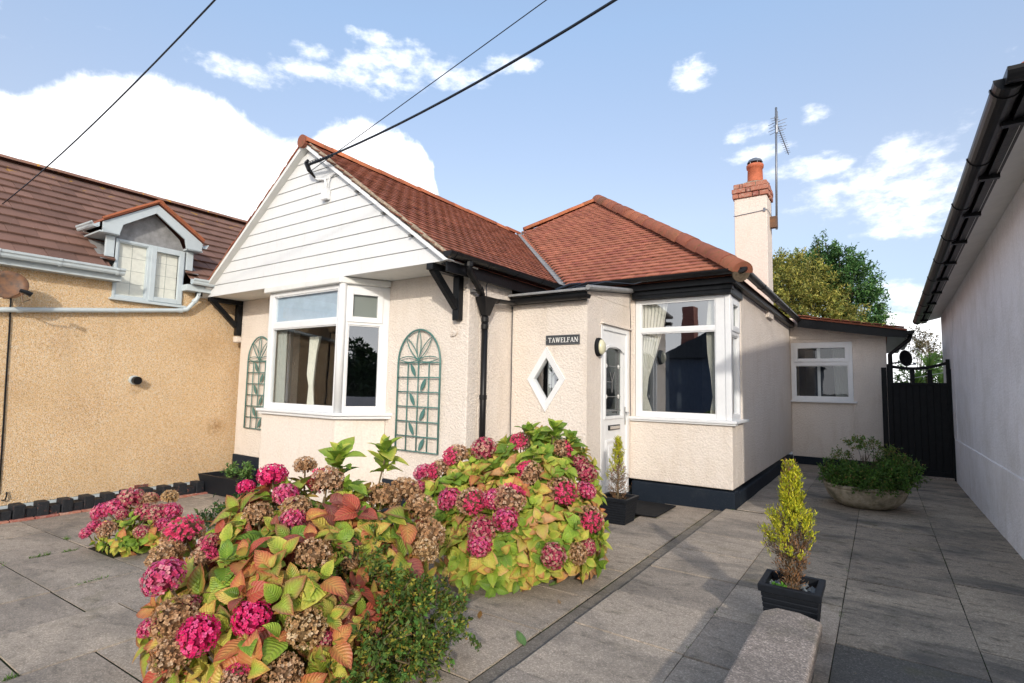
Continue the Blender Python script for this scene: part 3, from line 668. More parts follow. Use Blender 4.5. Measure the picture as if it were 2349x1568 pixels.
# roofs: red clay plain tiles -------------------------------------------------
KR = .735
def tile_mesh(name, w_, l_, t_, m_, camber=.004, gauge=.103):
    """a tile: tail at y = 0; 'dirt_shade' marks grime plus painted course shadow on the tail edge and under the tile above"""
    mb = MB(); n = 2; ys = (0, gauge*.72, gauge*1.02, l_); dirt_shade = []
    vs = []
    for jy, y in enumerate(ys):
        for i in range(n+1):
            x = -w_/2+w_*i/n; c_ = camber*(1-(2*i/n-1)**2)
            vs += [(x, y, c_), (x, y, c_+t_)]; dirt_shade += [(.95 if jy == 0 else 1.0), (0.0, .12, 1.0, 1.0)[jy]]  # darkened for grime and for the shadow line between courses
    q = 2*(n+1); fs = []
    for r_ in range(3):
        for i in range(n): a = r_*q+2*i; fs.append((a+1, a+3, a+q+3, a+q+1))
    for i in range(n): a = 2*i; fs.append((a, a+2, a+3, a+1))
    for r_ in range(3): fs += [(r_*q, r_*q+1, r_*q+q+1, r_*q+q), (r_*q+q-2, r_*q+2*q-2, r_*q+2*q-1, r_*q+q-1)]
    mb.add(vs, fs); me = mb.mesh(name); me.materials.append(M[m_])
    at = me.attributes.new('dirt_shade', 'FLOAT', 'POINT'); at.data.foreach_set('value', dirt_shade); return me
class Roof:
    """tiles laid on a plane: origin o on the eave, u along the eave, v up the slope"""
    def __init__(s, o, u, v, inside, ulen, vlen, tw, gauge, key, jit=1.0, tilt=.15):
        s.items = []; u = V3(u).normalized(); v = V3(v).normalized(); n = u.cross(v); o = V3(o)
        Rm = Matrix((u, v, n)).transposed().to_4x4()
        rr = random.Random(11); nr = int(vlen/gauge)+1; nc = int(ulen/tw)+2
        for j in range(nr):
            for i in range(-1, nc):
                a = (i+.5*(j % 2))*tw+tw/2; b = j*gauge
                if not inside(a, b+gauge*.4): continue
                if rr.random() < .004*jit: b -= .02
                lift = .012+rr.uniform(0, .004)*jit
                mx = Matrix.Translation(o+u*a+v*(b-.012)+n*lift) @ Rm @ Matrix.Rotation(-tilt+rr.uniform(-.012,.012)*jit, 4, 'X') @ Matrix.Rotation(rr.uniform(-.012, .012)*jit, 4, 'Z') @ Matrix.Rotation(rr.uniform(-.012,.012)*jit, 4, 'Y')
                s.items.append((mx, key))
def lay(items, meshes, parent, name, n_obj, m_stuff, stuffname):
    """the n_obj tiles that show largest as objects, the rest as one joined mesh"""
    def score(it):
        p = it[0].translation; dvec = p-CAM; n = it[0].col[2].to_3d(); return abs(n.dot(dvec.normalized()))/dvec.length_squared*(1 if dvec.dot(n) < 0 else .01)
    items = sorted(items, key=score, reverse=True)
    for mx, key in items[:n_obj]: inst(name, meshes[key], mx, parent)
    rest = items[n_obj:]
    if not rest: return
    keys = sorted({k for _, k in rest}); allv = []; allf = []; mats = []; alld = []; k0 = 0
    for ki, key in enumerate(keys):
        me = meshes[key]; V = np.array([v.co[:] for v in me.vertices]); Dr = [a.value for a in me.attributes['dirt_shade'].data]; Fc = [tuple(p.vertices) for p in me.polygons]
        for mx, kk in rest:
            if kk != key: continue
            A = np.array(mx)[:3]; allv.append(V@A[:, :3].T+A[:, 3]); allf += [tuple(i+k0 for i in f) for f in Fc]; mats += [ki]*len(Fc); alld += Dr; k0 += len(V)
    me = bpy.data.meshes.new(stuffname); me.from_pydata(np.vstack(allv).tolist(), [], allf)
    for key in keys: me.materials.append(meshes[key].materials[0])
    me.polygons.foreach_set('material_index', mats); at = me.attributes.new('dirt_shade', 'FLOAT', 'POINT'); at.data.foreach_set('value', alld)
    o = bpy.data.objects.new(stuffname, me); COL.objects.link(o); link_parent(o, parent); o['kind'] = 'stuff'; return o
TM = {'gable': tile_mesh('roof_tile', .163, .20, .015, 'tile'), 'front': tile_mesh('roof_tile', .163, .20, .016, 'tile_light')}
cosr = 1/math.sqrt(1+KR*KR)
RX = -6.02; EX, EZ = -3.545, 2.655                       # right eave of the gable roof
k_g = (4.44-EZ)/(EX-RX); cg = 1/math.sqrt(1+k_g*k_g)
sl_g = (EX-RX)/cg
VB = lambda x: 6.40+(EX-x)                              # valley: Y over X
items = Roof((EX, 3.93, EZ), (0,1,0), (-cg, 0, k_g*cg), lambda a, b: a > .06 and b < sl_g-.05 and 3.93+a < VB(EX-b*cg)-.07, 5.4, sl_g, .165, .103, 'gable').items
FZ, FY = 2.705, 6.40
LX0, LX1, RX1 = -8.6, -4.62, -1.30; AY = FY+(RX1-LX1)  # apex of the main hip
def ins_front(a, b):
    x = LX0+a; y = FY+b*cosr
    if y > AY-.05: return False
    if x > RX1-(y-FY)-.05: return False
    if x < LX0+(y-FY)*((LX1-LX0)/(AY-FY))+.05: return False
    return x > EX-(y-FY)+.10 or (x < RX-(VB(RX)-y)-.1 and False)
items += Roof((LX0, FY, FZ), (1,0,0), (0, cosr, KR*cosr), ins_front, 7.4, (AY-FY)/cosr, .165, .103, 'front').items
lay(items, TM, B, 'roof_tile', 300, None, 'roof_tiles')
# boarding under the tiles and the slopes the picture does not show
u = MB(); t_ = .036
zr = EZ+k_g*(EX-RX)
u.add([(EX,3.97,EZ-t_),(EX,6.4,EZ-t_),(RX,8.9,zr-t_),(RX,3.97,zr-t_)], [(0,1,2,3)])
u.add([(RX,3.97,zr-t_),(RX,8.9,zr-t_),(2*RX-EX,8.9,EZ-t_),(2*RX-EX,3.97,EZ-t_)], [(0,1,2,3)])
u.build('roof_underlay', 'tile', B, fix=False)
az_ = FZ+KR*(AY-FY)
u = MB(); u.add([(LX0,FY,FZ-t_),(RX1,FY,FZ-t_),(LX1,AY,az_-t_),(LX1,12.0,az_-t_),(RX1,12.4,FZ-t_),(LX0,14,FZ-t_)], [(0,1,2),(1,4,3,2),(0,2,3,5),(3,4,5)]); u.build('roof_underlay', 'tile_light', B, fix=False)
# mortar verge, ridges, hips, valley
mv = MB()
for sgn in (1, -1):
    pts_ = []
    for i in range(25):
        t = i/24; x = RX+sgn*(hw+.04)*t; pts_.append((x, 3.955+rnd.uniform(-.008,.008), 4.425-K_*abs(x-RX)+.0+rnd.uniform(-.004,.004)+.03))
    mv.tube(pts_, [.022+rnd.uniform(-.004,.006) for _ in pts_], 6)
mv.build('verge_mortar', 'mortar', B, smooth=True)
vt = MB()
for i in range(30):
    t = (i+.5)/30; x = RX-(hw+.03)*t; zz = 4.45-K_*abs(x-RX)+.03
    xa, xb = x-.058, x+.048; o_ = rnd.uniform(-.006,.006); vt.prism(FRONT(3.93+rnd.uniform(-.008,.006)), [(xa, 4.472-K_*abs(xa-RX)+o_-.004), (xb, 4.472-K_*abs(xb-RX)+o_+.004), (xb, 4.49-K_*abs(xb-RX)+o_+.004), (xa, 4.49-K_*abs(xa-RX)+o_-.004)], -.15, 0)
vt.build('verge_tiles', 'tile', B)['kind'] = 'stuff'
def ridge_mesh(r, l, m_, end=0.0, sq=1.0):
    mb = MB(); seg = 10; vs = []; fs = []
    for y in (0, l):
        rr_ = r*(1+(.05 if y == 0 else 0))
        for k in range(seg+1):
            t = math.pi*k/seg; vs.append((rr_*math.cos(t), y, rr_*math.sin(t)*sq)); 
    for k in range(seg): fs.append((k, k+1, seg+1+k+1, seg+1+k))
    vs.append((0, 0, 0)); c_ = len(vs)-1
    for k in range(seg): fs.append((c_, k+1, k))
    mb.add(vs, fs); me = mb.mesh('ridge_tile'); me.materials.append(M[m_])
    for p in me.polygons: p.use_smooth = len(p.vertices) == 4
    return me
def ridge_run(p, q, l, me, parent, name, jit=.006):
    p, q = V3(p), V3(q); d_ = (q-p); n_ = max(1, round(d_.length/l)); d_.normalize(); s_ = d_.cross(Vector((0,0,1))).normalized(); up = s_.cross(d_)
    Rm = Matrix((s_, d_, up)).transposed().to_4x4()
    for i in range(n_):
        t = p+(q-p)*(i/n_)+Vector((rnd.uniform(-jit,jit), rnd.uniform(-jit,jit), rnd.uniform(-jit,jit)))
        inst(name, me, Matrix.Translation(t) @ Rm @ Matrix.Rotation(rnd.uniform(-.02,.02), 4, 'X'), parent)
rm = ridge_mesh(.10, .44, 'ridge', sq=.9); ridge_run((RX, 3.90, 4.415), (RX, 8.85, 4.415), .42, rm, B, 'ridge_tile')
ec = MB(); ec.tube([(RX, 3.885, 4.435), (RX, 3.93, 4.435)], .085, 14); ec.build('ridge_end_mortar', 'hip', B)
rm2 = ridge_mesh(.085, .40, 'ridge', sq=.9); t_h = (8.6-5.78)/(8.6-4.62); ridge_run((-5.78, FY+t_h*(AY-FY), FZ+KR*t_h*(AY-FY)+.02), (LX1, AY, az_+.03), .36, rm2, B, 'ridge_tile')
hm = ridge_mesh(.125, .34, 'hip', sq=.95)
ridge_run((RX1+.07, FY-.07, FZ-.02), (LX1, AY, az_+.02), .30, hm, B, 'hip_tile')
eh = MB(); hd = Vector((-1,1,KR)).normalized(); eh.tube([V3((RX1+.06,FY-.06,FZ-.03)), V3((RX1+.06,FY-.06,FZ-.03))+hd*.03], .105, 14); eh.build('hip_end_mortar', 'dark_mortar', B)
vl = MB(); P0, P1 = Vector((EX+.04, FY+.02, EZ+.045)), Vector((RX+.02, VB(RX)+.02, zr+.05)); sv = Vector((1,1,0)).normalized()
vl.bar(P0, P1, .13, .012, (0,0,1)); vl.build('valley_lead', 'lead', B)
vm = MB(); pp = [P0.lerp(P1, i/30)+Vector((.075,.02,.02))+Vector((rnd.uniform(-.008,.008),)*3) for i in range(31)]; vm.tube(pp, [.022+rnd.uniform(-.006,.008) for _ in pp], 6); vm.build('valley_mortar', 'mortar', B)

# black eaves: fascias, soffits, gutters ---------------------------------------
e = MB(); e.box(-3.68, -3.585, 4.03, 6.5, 2.585, 2.60); e.box(-3.60, -3.575, 4.01, 6.42, 2.50, 2.65); e.build('fascia', 'black', B, bevel=.005)
e = MB(); e.box(-3.57, -1.33, 6.46, 6.485, 2.60, 2.70); e.box(-1.36, -1.335, 6.486, 12.3, 2.60, 2.70); e.box(-3.5, -1.362, 6.487, 6.62, 2.60, 2.615); e.box(-1.43, -1.362, 6.63, 12.3, 2.60, 2.615)
e.build('fascia', 'black', B, bevel=.005)
e = MB(); e.box(-2.62, -1.40, 6.53, 6.62, 2.497, 2.60); e.box(-2.60, -1.385, 6.515, 6.64, 2.545, 2.599); e.box(-1.47, -1.40, 6.621, 7.19, 2.497, 2.60); e.build('window_head_board', 'black', B, bevel=.005)
def gutter_prof(r=.056, t=.004):
    o = [(r*math.cos(a), r*math.sin(a)) for a in np.linspace(math.pi, 2*math.pi, 11)]; i = [((r-t)*math.cos(a), (r-t)*math.sin(a)) for a in np.linspace(2*math.pi, math.pi, 11)]
    return o+i
def gutter(p, q, side, parent, m_='black_pipe', r=.056, clips=.8, name='gutter', caps=(True, True)):
    g_ = MB(); g_.sweep(p, q, gutter_prof(r), side); go = g_.build(name, m_, parent)
    P, Q = V3(p), V3(q); d_ = (Q-P).normalized(); n_ = int((Q-P).length/clips)
    for fl, e_ in zip(caps, (P, Q)):
        if fl:
            disk = [(r*1.03*math.cos(a), r*1.03*math.sin(a)) for a in np.linspace(math.pi, 2*math.pi, 11)]
            c_ = MB(); c_.sweep(e_-d_*.006, e_+d_*.006, disk, side); c_.build('gutter_end_cap', m_, go)
    for i in range(n_+1):
        t = P+d_*(.1+i*(((Q-P).length-.2)/max(1, n_))); c_ = MB(); c_.sweep(t-d_*.012, t+d_*.012, gutter_prof(r+.006, .006), side); c_.build('gutter_bracket', m_, go)
    return go
gutter((-3.505, 3.93, 2.685), (-3.505, 6.36, 2.715), (1,0,0), B, clips=.55)
gutter((-3.45, 6.345, 2.735), (-1.23, 6.345, 2.735), (0,-1,0), B, clips=.9, caps=(True, False))
gutter((-1.235, 6.30, 2.735), (-1.235, 12.1, 2.735), (1,0,0), B, clips=1.0, caps=(True, True))
dp = MB(); dp.tube([(-3.505, 4.27, 2.665), (-3.505, 4.27, 2.57), (-3.52, 4.30, 2.54), (-3.585, 4.57, 2.40), (-3.60, 4.62, 2.36), (-3.60, 4.64, 2.30)], .036, 10)
dpo = dp.build('downpipe', 'black_pipe', B, smooth=True)
for pa_, pb_, rr_ in (((-3.505,4.27,2.64),(-3.505,4.27,2.59),.046), ((-3.58,4.55,2.41),(-3.59,4.585,2.385),.044)): c_ = MB(); c_.tube([pa_, pb_], rr_, 12); c_.build('pipe_collar', 'black_pipe', dpo)
c_ = MB(); c_.bar((-3.60,4.56,2.385), (-3.67,4.50,2.385), .03, .03); c_.build('pipe_clip', 'black_pipe', dpo)
hp = MB(); hz0, hz1 = 2.13, 2.33
vs = [(-3.66,4.58,hz1),(-3.52,4.58,hz1),(-3.52,4.80,hz1),(-3.66,4.80,hz1),(-3.63,4.65,hz0),(-3.56,4.65,hz0),(-3.56,4.73,hz0),(-3.63,4.73,hz0)]
hp.add(vs, [(0,1,5,4),(1,2,6,5),(2,3,7,6),(3,0,4,7),(4,5,6,7)]); ho = hp.build('hopper', 'black_pipe', B, fix=False)
dp = MB(); dp.tube([(-3.60, 4.69, 2.14), (-3.60, 4.69, -.05)], .036, 12)
d2 = dp.build('downpipe', 'black_pipe', B, smooth=True)
for z0 in (2.06, 1.98, 1.2, .4): c_ = MB(); c_.tube([(-3.60,4.69,z0), (-3.60,4.69,z0+.05)], .043, 12); c_.build('pipe_collar', 'black_pipe', d2)
gutter((-3.59, 4.80, 2.335), (-3.59, 5.22, 2.36), (1,0,0), B, r=.045, clips=2, caps=(False, False))
gutter((-3.64, 5.235, 2.375), (-2.60, 5.235, 2.375), (0,-1,0), B, r=.05, clips=.5)
pr = MB(); pr.add([(-3.68,5.23,2.425),(-2.60,5.23,2.425),(-2.60,6.6,2.60),(-3.68,6.6,2.60),(-3.68,5.23,2.455),(-2.60,5.23,2.455),(-2.60,6.6,2.64),(-3.68,6.6,2.64)], [(0,3,2,1),(4,5,6,7),(0,1,5,4),(1,2,6,5),(2,3,7,6),(3,0,4,7)])
pr.build('porch_roof', 'lead', B, bevel=.008)
pf = MB(); pf.box(-3.68, -2.66, 5.29, 5.328, 2.33, 2.42); pf.build('porch_fascia', 'black', B)
pe = MB(); pe.tube([(-2.60, 5.22, 2.45), (-2.60, 5.6, 2.50), (-2.60, 6.1, 2.565), (-2.60, 6.58, 2.625)], .028, 8); pe.build('porch_verge', 'lead', B)
# loose wires on the wall and above the porch
wr = MB()
wr.tube([(-3.62,4.74,2.34),(-3.64,4.75,2.48),(-3.62,4.77,2.56),(-3.60,4.80,2.57),(-3.655,4.83,2.54)], .005, 5)
wr.tube([(-3.3,5.9,2.58),(-3.0,6.0,2.68),(-2.8,6.3,2.72)], .006, 5); wr.tube([(-3.0,5.7,2.56),(-2.75,6.0,2.66),(-2.5,6.3,2.66),(-2.35,6.35,2.70)], .006, 5); wr.tube([(-3.4,5.9,2.6),(-3.3,6.1,2.70),(-3.25,6.3,2.74)], .012, 5)
wr.tube([(-2.665,6.56,2.6),(-2.648,6.57,2.2),(-2.652,6.56,1.6),(-2.648,6.57,1.0)], .004, 5)
wr.tube([(-3.665,5.322,2.32),(-3.66,5.322,.3)], .005, 5)
wr.build('loose_wires', 'cable', B)

# chimney --------------------------------------------------------------------
CX0, CX1, CY0, CY1 = -1.86, -1.375, 9.0, 9.45
ch = MB(); ch.box(CX0, CX1, CY0, CY1, 2.5, 4.45); cho = ch.build('chimney', 'render_smooth', B, bevel=.01)
me_b = {}
def brick_mesh(lx, ly, lz, m_):
    key = (lx, ly, lz, m_)
    if key not in me_b:
        bm = bmesh.new(); bmesh.ops.create_cube(bm, size=1.0)
        for v in bm.verts: v.co = Vector((v.co.x*lx, v.co.y*ly, v.co.z*lz))
        bmesh.ops.bevel(bm, geom=list(bm.edges), offset=.006, segments=1, affect='EDGES')
        me = bpy.data.meshes.new('brick'); bm.to_mesh(me); bm.free(); me.materials.append(M[m_]); me_b[key] = me
    return me_b[key]
co = MB(); co.box(CX0+.004, CX1-.004, CY0+.004, CY1-.004, 4.451, 4.70); co.build('mortar_core', 'mortar', cho)
for k in range(3):
    zc = 4.492+k*.083; ex = .035 if k == 1 else (.03 if k == 0 else .012)
    x0, x1, y0, y1 = CX0-ex, CX1+ex, CY0-ex, CY1+ex
    if k == 0: seq = [.10, .215, .10, .14]
    elif k == 1: seq = [.215, .07, .27]
    else: seq = [.10, .05, .215, .19]
    x = x0; tot = sum(seq); sc_b = (x1-x0)/tot
    for l in seq:
        l *= sc_b
        for yy in (y0+.05, y1-.05):
            inst('brick', brick_mesh(round(l-.012, 3), .10, .071, 'brick'), Matrix.Translation((x+l/2+rnd.uniform(-.003,.003), yy+rnd.uniform(-.005,.005), zc)) @ Matrix.Rotation(rnd.uniform(-.02,.02), 4, 'Z'), cho)
        x += l
    for xx in (x0+.05, x1-.05):
        for yy in (y0+.165, y1-.165): inst('brick', brick_mesh(.10, .115, .071, 'brick'), Matrix.Translation((xx, yy, zc)), cho)
fl = MB(); fl.lathe((-1.60, 9.22, 4.70), [(.24,0),(.20,.03),(.13,.055),(.0,.055)], 20, 1, .9); fl.build('flaunching', 'mortar', cho, smooth=True)
cp_ = MB(); cp_.lathe((-1.575, 9.22, 4.74), [(.0,0),(.118,0),(.122,.03),(.118,.06),(.112,.24),(.128,.25),(.132,.30),(.115,.315),(.10,.31),(.095,.1)], 24); cp_.build('chimney_pot', 'pot', cho, smooth=True)
dc = MB(); dc.lathe((-1.575, 9.22, 5.05), [(.12,.035),(.10,.08),(.04,.115),(0,.12)], 16)
for a in range(6): t = a*math.pi/3; dc.tube([(-1.575+.1*math.cos(t), 9.22+.1*math.sin(t), 5.03), (-1.575+.11*math.cos(t), 9.22+.11*math.sin(t), 5.09)], .005, 5)
dc.build('chimney_cowl', 'aerial', cho)
cw = MB(); cw.tube([(CX0-.01, CY0-.012, 4.17), (CX1+.01, CY0-.012, 4.205), (CX1+.012, CY1+.01, 4.19)], .005, 5); cw.fbox(FRONT(CY0), CX1-.05, CX1-.02, 4.18, 4.24, 0, .015); cw.build('lashing_wire', 'aerial', cho)
# rear wing -------------------------------------------------------------------
WY = 11.62; WF = FRONT(WY)
w = MB()
grid_wall(w, WF, BX+.004, .12, .14, 2.36, [(-1.40, -.395, 1.20, 2.30)], -.2, 0)
w.prism(WF, [(BX+.004, 2.361), (.12, 2.361), (.12, 2.40), (BX+.004, 2.80)], -.2, -.001)
w.build('front_wall', 'render', B, bevel=.01)
w = MB(); w.fbox(SIDE(.12), WY+.2, 16, -.2, 2.38, -.2, 0); w.build('side_wall', 'render', B)
p = MB(); p.fbox(WF, BX+.025, .135, -.3, .14, -.2, .015); p.build('plinth', 'plinth', B, bevel=.008)
window(WF, -1.40, -.395, 1.20, 2.30, [(-1.33,-.465,1.95,2.235,True), (-1.33,-.465,1.27,1.86,False)], B, c=.012, glass='glass_low')
s = MB(); s.fbox(WF, -1.42, -.34, 1.165, 1.199, .0, .06); s.build('window_sill', 'pvc', B, bevel=.006)
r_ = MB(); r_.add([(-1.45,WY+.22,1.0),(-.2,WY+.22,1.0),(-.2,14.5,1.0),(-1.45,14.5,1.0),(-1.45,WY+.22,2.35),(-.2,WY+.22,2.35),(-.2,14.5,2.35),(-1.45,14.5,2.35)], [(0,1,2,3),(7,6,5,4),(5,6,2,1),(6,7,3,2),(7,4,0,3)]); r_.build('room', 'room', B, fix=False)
vb = MB(); vb.fbox(WF, -.98, -.93, 1.2, 2.26, -.25, -.22); vb.build('mullion', 'pvc', B)
curtain(FRONT(WY+.5), [(-.75,-.5),(-.72,-.5),(-.7,-.5)], [2.2,1.7,1.25], 'blind')
rz = lambda x: 2.76-(x+1.30)*.185
rf = MB(); poly = [(-1.30, rz(-1.30)), (.42, rz(.42)), (.42, rz(.42)+.03), (-1.30, rz(-1.30)+.03)]
rf.prism(FRONT(11.30), poly, -4.2, 0); rf.build('wing_roof', 'tile', B)
poly = [(-1.25, rz(-1.25)-.17), (.12, rz(.12)-.15), (.42, rz(.42)-.12), (.42, rz(.42)-.002), (-1.25, rz(-1.25)-.002)]
rf = MB(); rf.prism(FRONT(11.34), poly, -.03, 0); rf.build('wing_bargeboard', 'black', B)
rf = MB(); rf.box(.14, .40, 11.38, 16, rz(.4)-.10, rz(.4)-.09); rf.build('wing_soffit', 'black', B)
vt = []
for i in range(11):
    x = -1.24+i*.155
    q = brick_mesh(.15, .16, .016, 'tile'); inst('verge_tile', q, Matrix.Translation((x, 11.33+rnd.uniform(-.01,.01), rz(x)+.045+rnd.uniform(-.004,.006))) @ Matrix.Rotation(.18+rnd.uniform(-.03,.03), 4, 'Y'), B)
gutter((.47, 11.36, rz(.42)), (.47, 15.5, rz(.42)), (1,0,0), B, clips=1.0)
dp = MB(); dp.tube([(.47, 11.5, rz(.42)-.05), (.45, 11.5, 2.3), (.17, 11.56, 2.05), (.17, 11.56, .0)], .036, 10); dp.build('downpipe', 'black_pipe', B, smooth=True)

# ------------------------------------------------------------------ house on the left
NX = -8.50; NF = SIDE(NX); NY0, NY1 = 1.5, 8.8
Nb = thing('pebbledashed_house', (-10.9, 4.5, -.2), 'neighbouring house at left with buff pebbledash wall, brown tiled roof and small dormer', 'house')
w = MB(); grid_wall(w, NF, NY0, NY1, -.16, 2.70, [(2.80, 3.68, 2.43, 2.70)], -.2, 0); w.build('side_wall', 'pebble', Nb)
w = MB(); w.prism(FRONT(NY0+.001), [(-13.4,-.5),(NX-.001,-.5),(NX-.001,2.69),(-10.95,4.5),(-13.4,2.69)], -.2, 0); w.build('gable_wall', 'pebble', Nb)
w = MB(); w.prism(FRONT(NY1), [(-13.4,-.5),(NX-.001,-.5),(NX-.001,2.69),(-10.95,4.5),(-13.4,2.69)], -.2, 0); w.box(-13.4, -13.2, NY0+.21, NY1-.01, -.5, 2.69); w.build('rear_wall', 'pebble', Nb)
w = MB(); w.fbox(NF, NY0+.01, NY1-.01, -.5, -.162, -.2, -.03); w.build('base_course', 'render_grey', Nb)
st = MB(); st.fbox(NF, NY0+.02, NY1, -.225, -.165, -.03, .012); st.build('bellcast_strip', 'pvc_grey', Nb)
KN = .70; cn = 1/math.sqrt(1+KN*KN); E0 = (-8.26, 2.775); RNX = -10.95; RNZ = E0[1]+KN*(E0[0]-RNX)
TM['brown'] = tile_mesh('roof_tile', .296, .30, .026, 'tile_brown', .003, .262)
sln = (E0[0]-RNX)/cn
def ins_n(a, b):
    y = NY0-.05+a; x = E0[0]-b*cn
    if x > -8.5 and 2.78 < y < 3.68: return False
    zt = E0[1]+KN*(E0[0]-x)
    if 2.80 < y < 3.72 and zt < 3.25: return False
    if 2.70 < y < 3.76 and x > -9.45: 
        return False if zt < 3.30 else not (abs(y-3.2) < (3.84-zt)*1.3-.1)
    return y < NY1-.1 and b < sln-.12
it = Roof((E0[0], NY0-.05, E0[1]), (0,1,0), (-cn, 0, KN*cn), ins_n, NY1-NY0, sln, .30, .262, 'brown', .8, .095).items
lay(it, TM, Nb, 'roof_tile', 300, None, 'roof_tiles')
u = MB()
for y0, y1, xe in ((NY0-.05, 2.74, E0[0]), (2.74, 3.74, -9.0), (3.74, NY1, E0[0])):
    u.add([(xe, y0, E0[1]+KN*(E0[0]-xe)-.036), (xe, y1, E0[1]+KN*(E0[0]-xe)-.036), (RNX, y1, RNZ-.036), (RNX, y0, RNZ-.036)], [(0,1,2,3)])
u.add([(RNX,NY0-.05,RNZ-.014),(RNX,NY1,RNZ-.014),(-13.7,NY1,E0[1]-.014),(-13.7,NY0-.05,E0[1]-.014)], [(0,1,2,3)]); u.build('roof_underlay', 'tile_brown', Nb, fix=False)
rn = ridge_mesh(.11, .45, 'tile_brown', sq=.6); ridge_run((RNX, NY0-.05, RNZ), (RNX, NY1, RNZ), .41, rn, Nb, 'ridge_tile', .003)
# ogee gutter, fascia
og = [(-.055,.035),(-.055,-.03),(-.03,-.05),(.02,-.05),(.035,-.03),(.04,-.005),(.055,.01),(.058,.035),(.05,.035),(.045,.015),(.03,.0),(.025,-.03),(.015,-.042),(-.03,-.042),(-.047,-.025),(-.047,.035)]
gm_ = MB(); gm_.sweep((-8.255, NY0, 2.76), (-8.255, 2.845, 2.765), og, (1,0,0)); go = gm_.build('gutter', 'pvc_grey', Nb)
og2 = [(a*1.13, b*1.1) for a, b in og[:8]]
for y in (1.60, 2.16, 2.76): gc = MB(); gc.sweep((-8.255, y-.014, 2.76), (-8.255, y+.014, 2.76), og2, (1,0,0)); gc.build('gutter_bracket', 'pvc_grey', go)
fb = MB(); fb.box(-8.335, -8.315, NY0, 2.82, 2.64, 2.735); fb.box(-8.50, -8.335, NY0, 2.82, 2.645, 2.655); fb.box(-8.52, -8.315, 2.821, 2.84, 2.64, 2.77); fb.build('fascia', 'pvc_grey', Nb, bevel=.004)
gm_ = MB(); gm_.sweep((-8.255, 3.70, 2.80), (-8.255, 4.8, 2.80), og, (1,0,0)); go = gm_.build('gutter', 'pvc_grey', Nb)
fb = MB(); fb.box(-8.50, -8.315, 3.66, 4.9, 2.66, 2.75); fb.build('fascia', 'pvc_grey', Nb, bevel=.004)
# dormer
DF_ = SIDE(NX+.02)
wo_ = window(DF_, 2.80, 3.68, 2.44, 3.25, [(2.835,3.195,2.475,3.215,False), (3.255,3.645,2.475,3.215,True)], Nb, m='pvc_grey', c=.0, glass='glass_clear')
s = MB(); s.fbox(DF_, 2.77, 3.72, 2.405, 2.438, -.02, .05); s.build('window_sill', 'pvc_grey', Nb, bevel=.004)
bl = MB()
for i in range(2):
    a, b = ((2.84,3.19),(3.30,3.60))[i]; bl.fbox(DF_, a, b, 2.48, 3.21, -.062, -.052)
bl.build('blind', 'curtain', Nb)
gr = MB()
for i in range(2):
    a, b = ((2.84,3.19),(3.30,3.60))[i]
    for z in (2.66, 2.84, 3.02): gr.fbox(DF_, a, b, z-.002, z+.002, -.0515, -.049)
    gr.fbox(DF_, (a+b)/2-.002, (a+b)/2+.002, 2.48, 3.21, -.0515, -.0485)
gr.build('blind_tapes', 'blind', Nb)
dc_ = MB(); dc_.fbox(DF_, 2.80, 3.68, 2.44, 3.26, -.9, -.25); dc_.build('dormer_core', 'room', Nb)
for (a, b) in ((2.68,2.785),(3.695,3.79)):
    q = MB(); q.fbox(DF_, a, b, 2.98, 3.265, -.03, .012); q.build('cheek_panel', 'pvc_grey', Nb, bevel=.006)
q = MB(); q.prism(DF_, [(2.80,3.251),(3.68,3.251),(3.60,3.42),(3.24,3.72),(3.20,3.72),(2.83,3.42)], -.2, -.04); q.build('lead_gable', 'lead', Nb)
q = MB(); ap, hwN = 3.235, .62
outer = [(2.61,3.275),(2.61,3.40),(3.235,3.82),(3.85,3.40),(3.85,3.275)]
q.prism(SIDE(-8.36), [(2.60,3.275),(2.79,3.275),(2.825,3.42),(2.60,3.41)], -.03, 0); q.prism(SIDE(-8.36), [(2.825,3.4205),(3.215,3.69),(3.225,3.815),(2.60,3.4105)], -.03, 0)
q.prism(SIDE(-8.36), [(3.216,3.69),(3.61,3.41),(3.85,3.405),(3.226,3.815)], -.03, 0); q.prism(SIDE(-8.36), [(3.64,3.28),(3.85,3.28),(3.85,3.4045),(3.611,3.4095)], -.03, 0)
q.build('bargeboard', 'pvc_grey', Nb)
q = MB()
for sg, y0 in ((-1, 2.585), (1, 3.865)):
    a, b = V3((-8.33, ap-.005, 3.835)), V3((-8.33, y0, 3.415)); xr = Vector((-1.55, 0, 0)); xe_ = Vector((-.85, 0, 0))
    q.add([a, b, b+xe_, a+xr, a+Vector((0,0,.03)), b+Vector((0,0,.03)), b+xe_+Vector((0,0,.03)), a+xr+Vector((0,0,.03))], [(0,1,2,3),(4,7,6,5),(0,4,5,1),(1,5,6,2),(2,6,7,3)])
q.build('dormer_roof', 'tile', Nb)
rq = ridge_mesh(.055, .3, 'ridge', sq=.7); ridge_run((-8.32, ap, 3.845), (-9.8, ap, 3.845), .30, rq, Nb, 'ridge_tile', .002)
vt = MB()
for sg, y0 in ((-1, 2.585), (1, 3.865)): vt.tube([(-8.335, ap, 3.865), (-8.335, (ap+y0)/2, 3.66), (-8.335, y0, 3.445)], .022, 6)
vt.build('verge_mortar', 'ridge', Nb)
q = MB(); q.sweep((-8.36, 2.52, 3.36), (-8.95, 2.52, 3.38), [(a*.8, b*.8) for a, b in og], (0,-1,0)); q.build('gutter', 'pvc_grey', Nb)
q = MB(); q.sweep((-8.36, 3.90, 3.37), (-8.75, 3.90, 3.385), [(a*.8, b*.8) for a, b in og], (0,1,0)); q.build('gutter', 'pvc_grey', Nb)
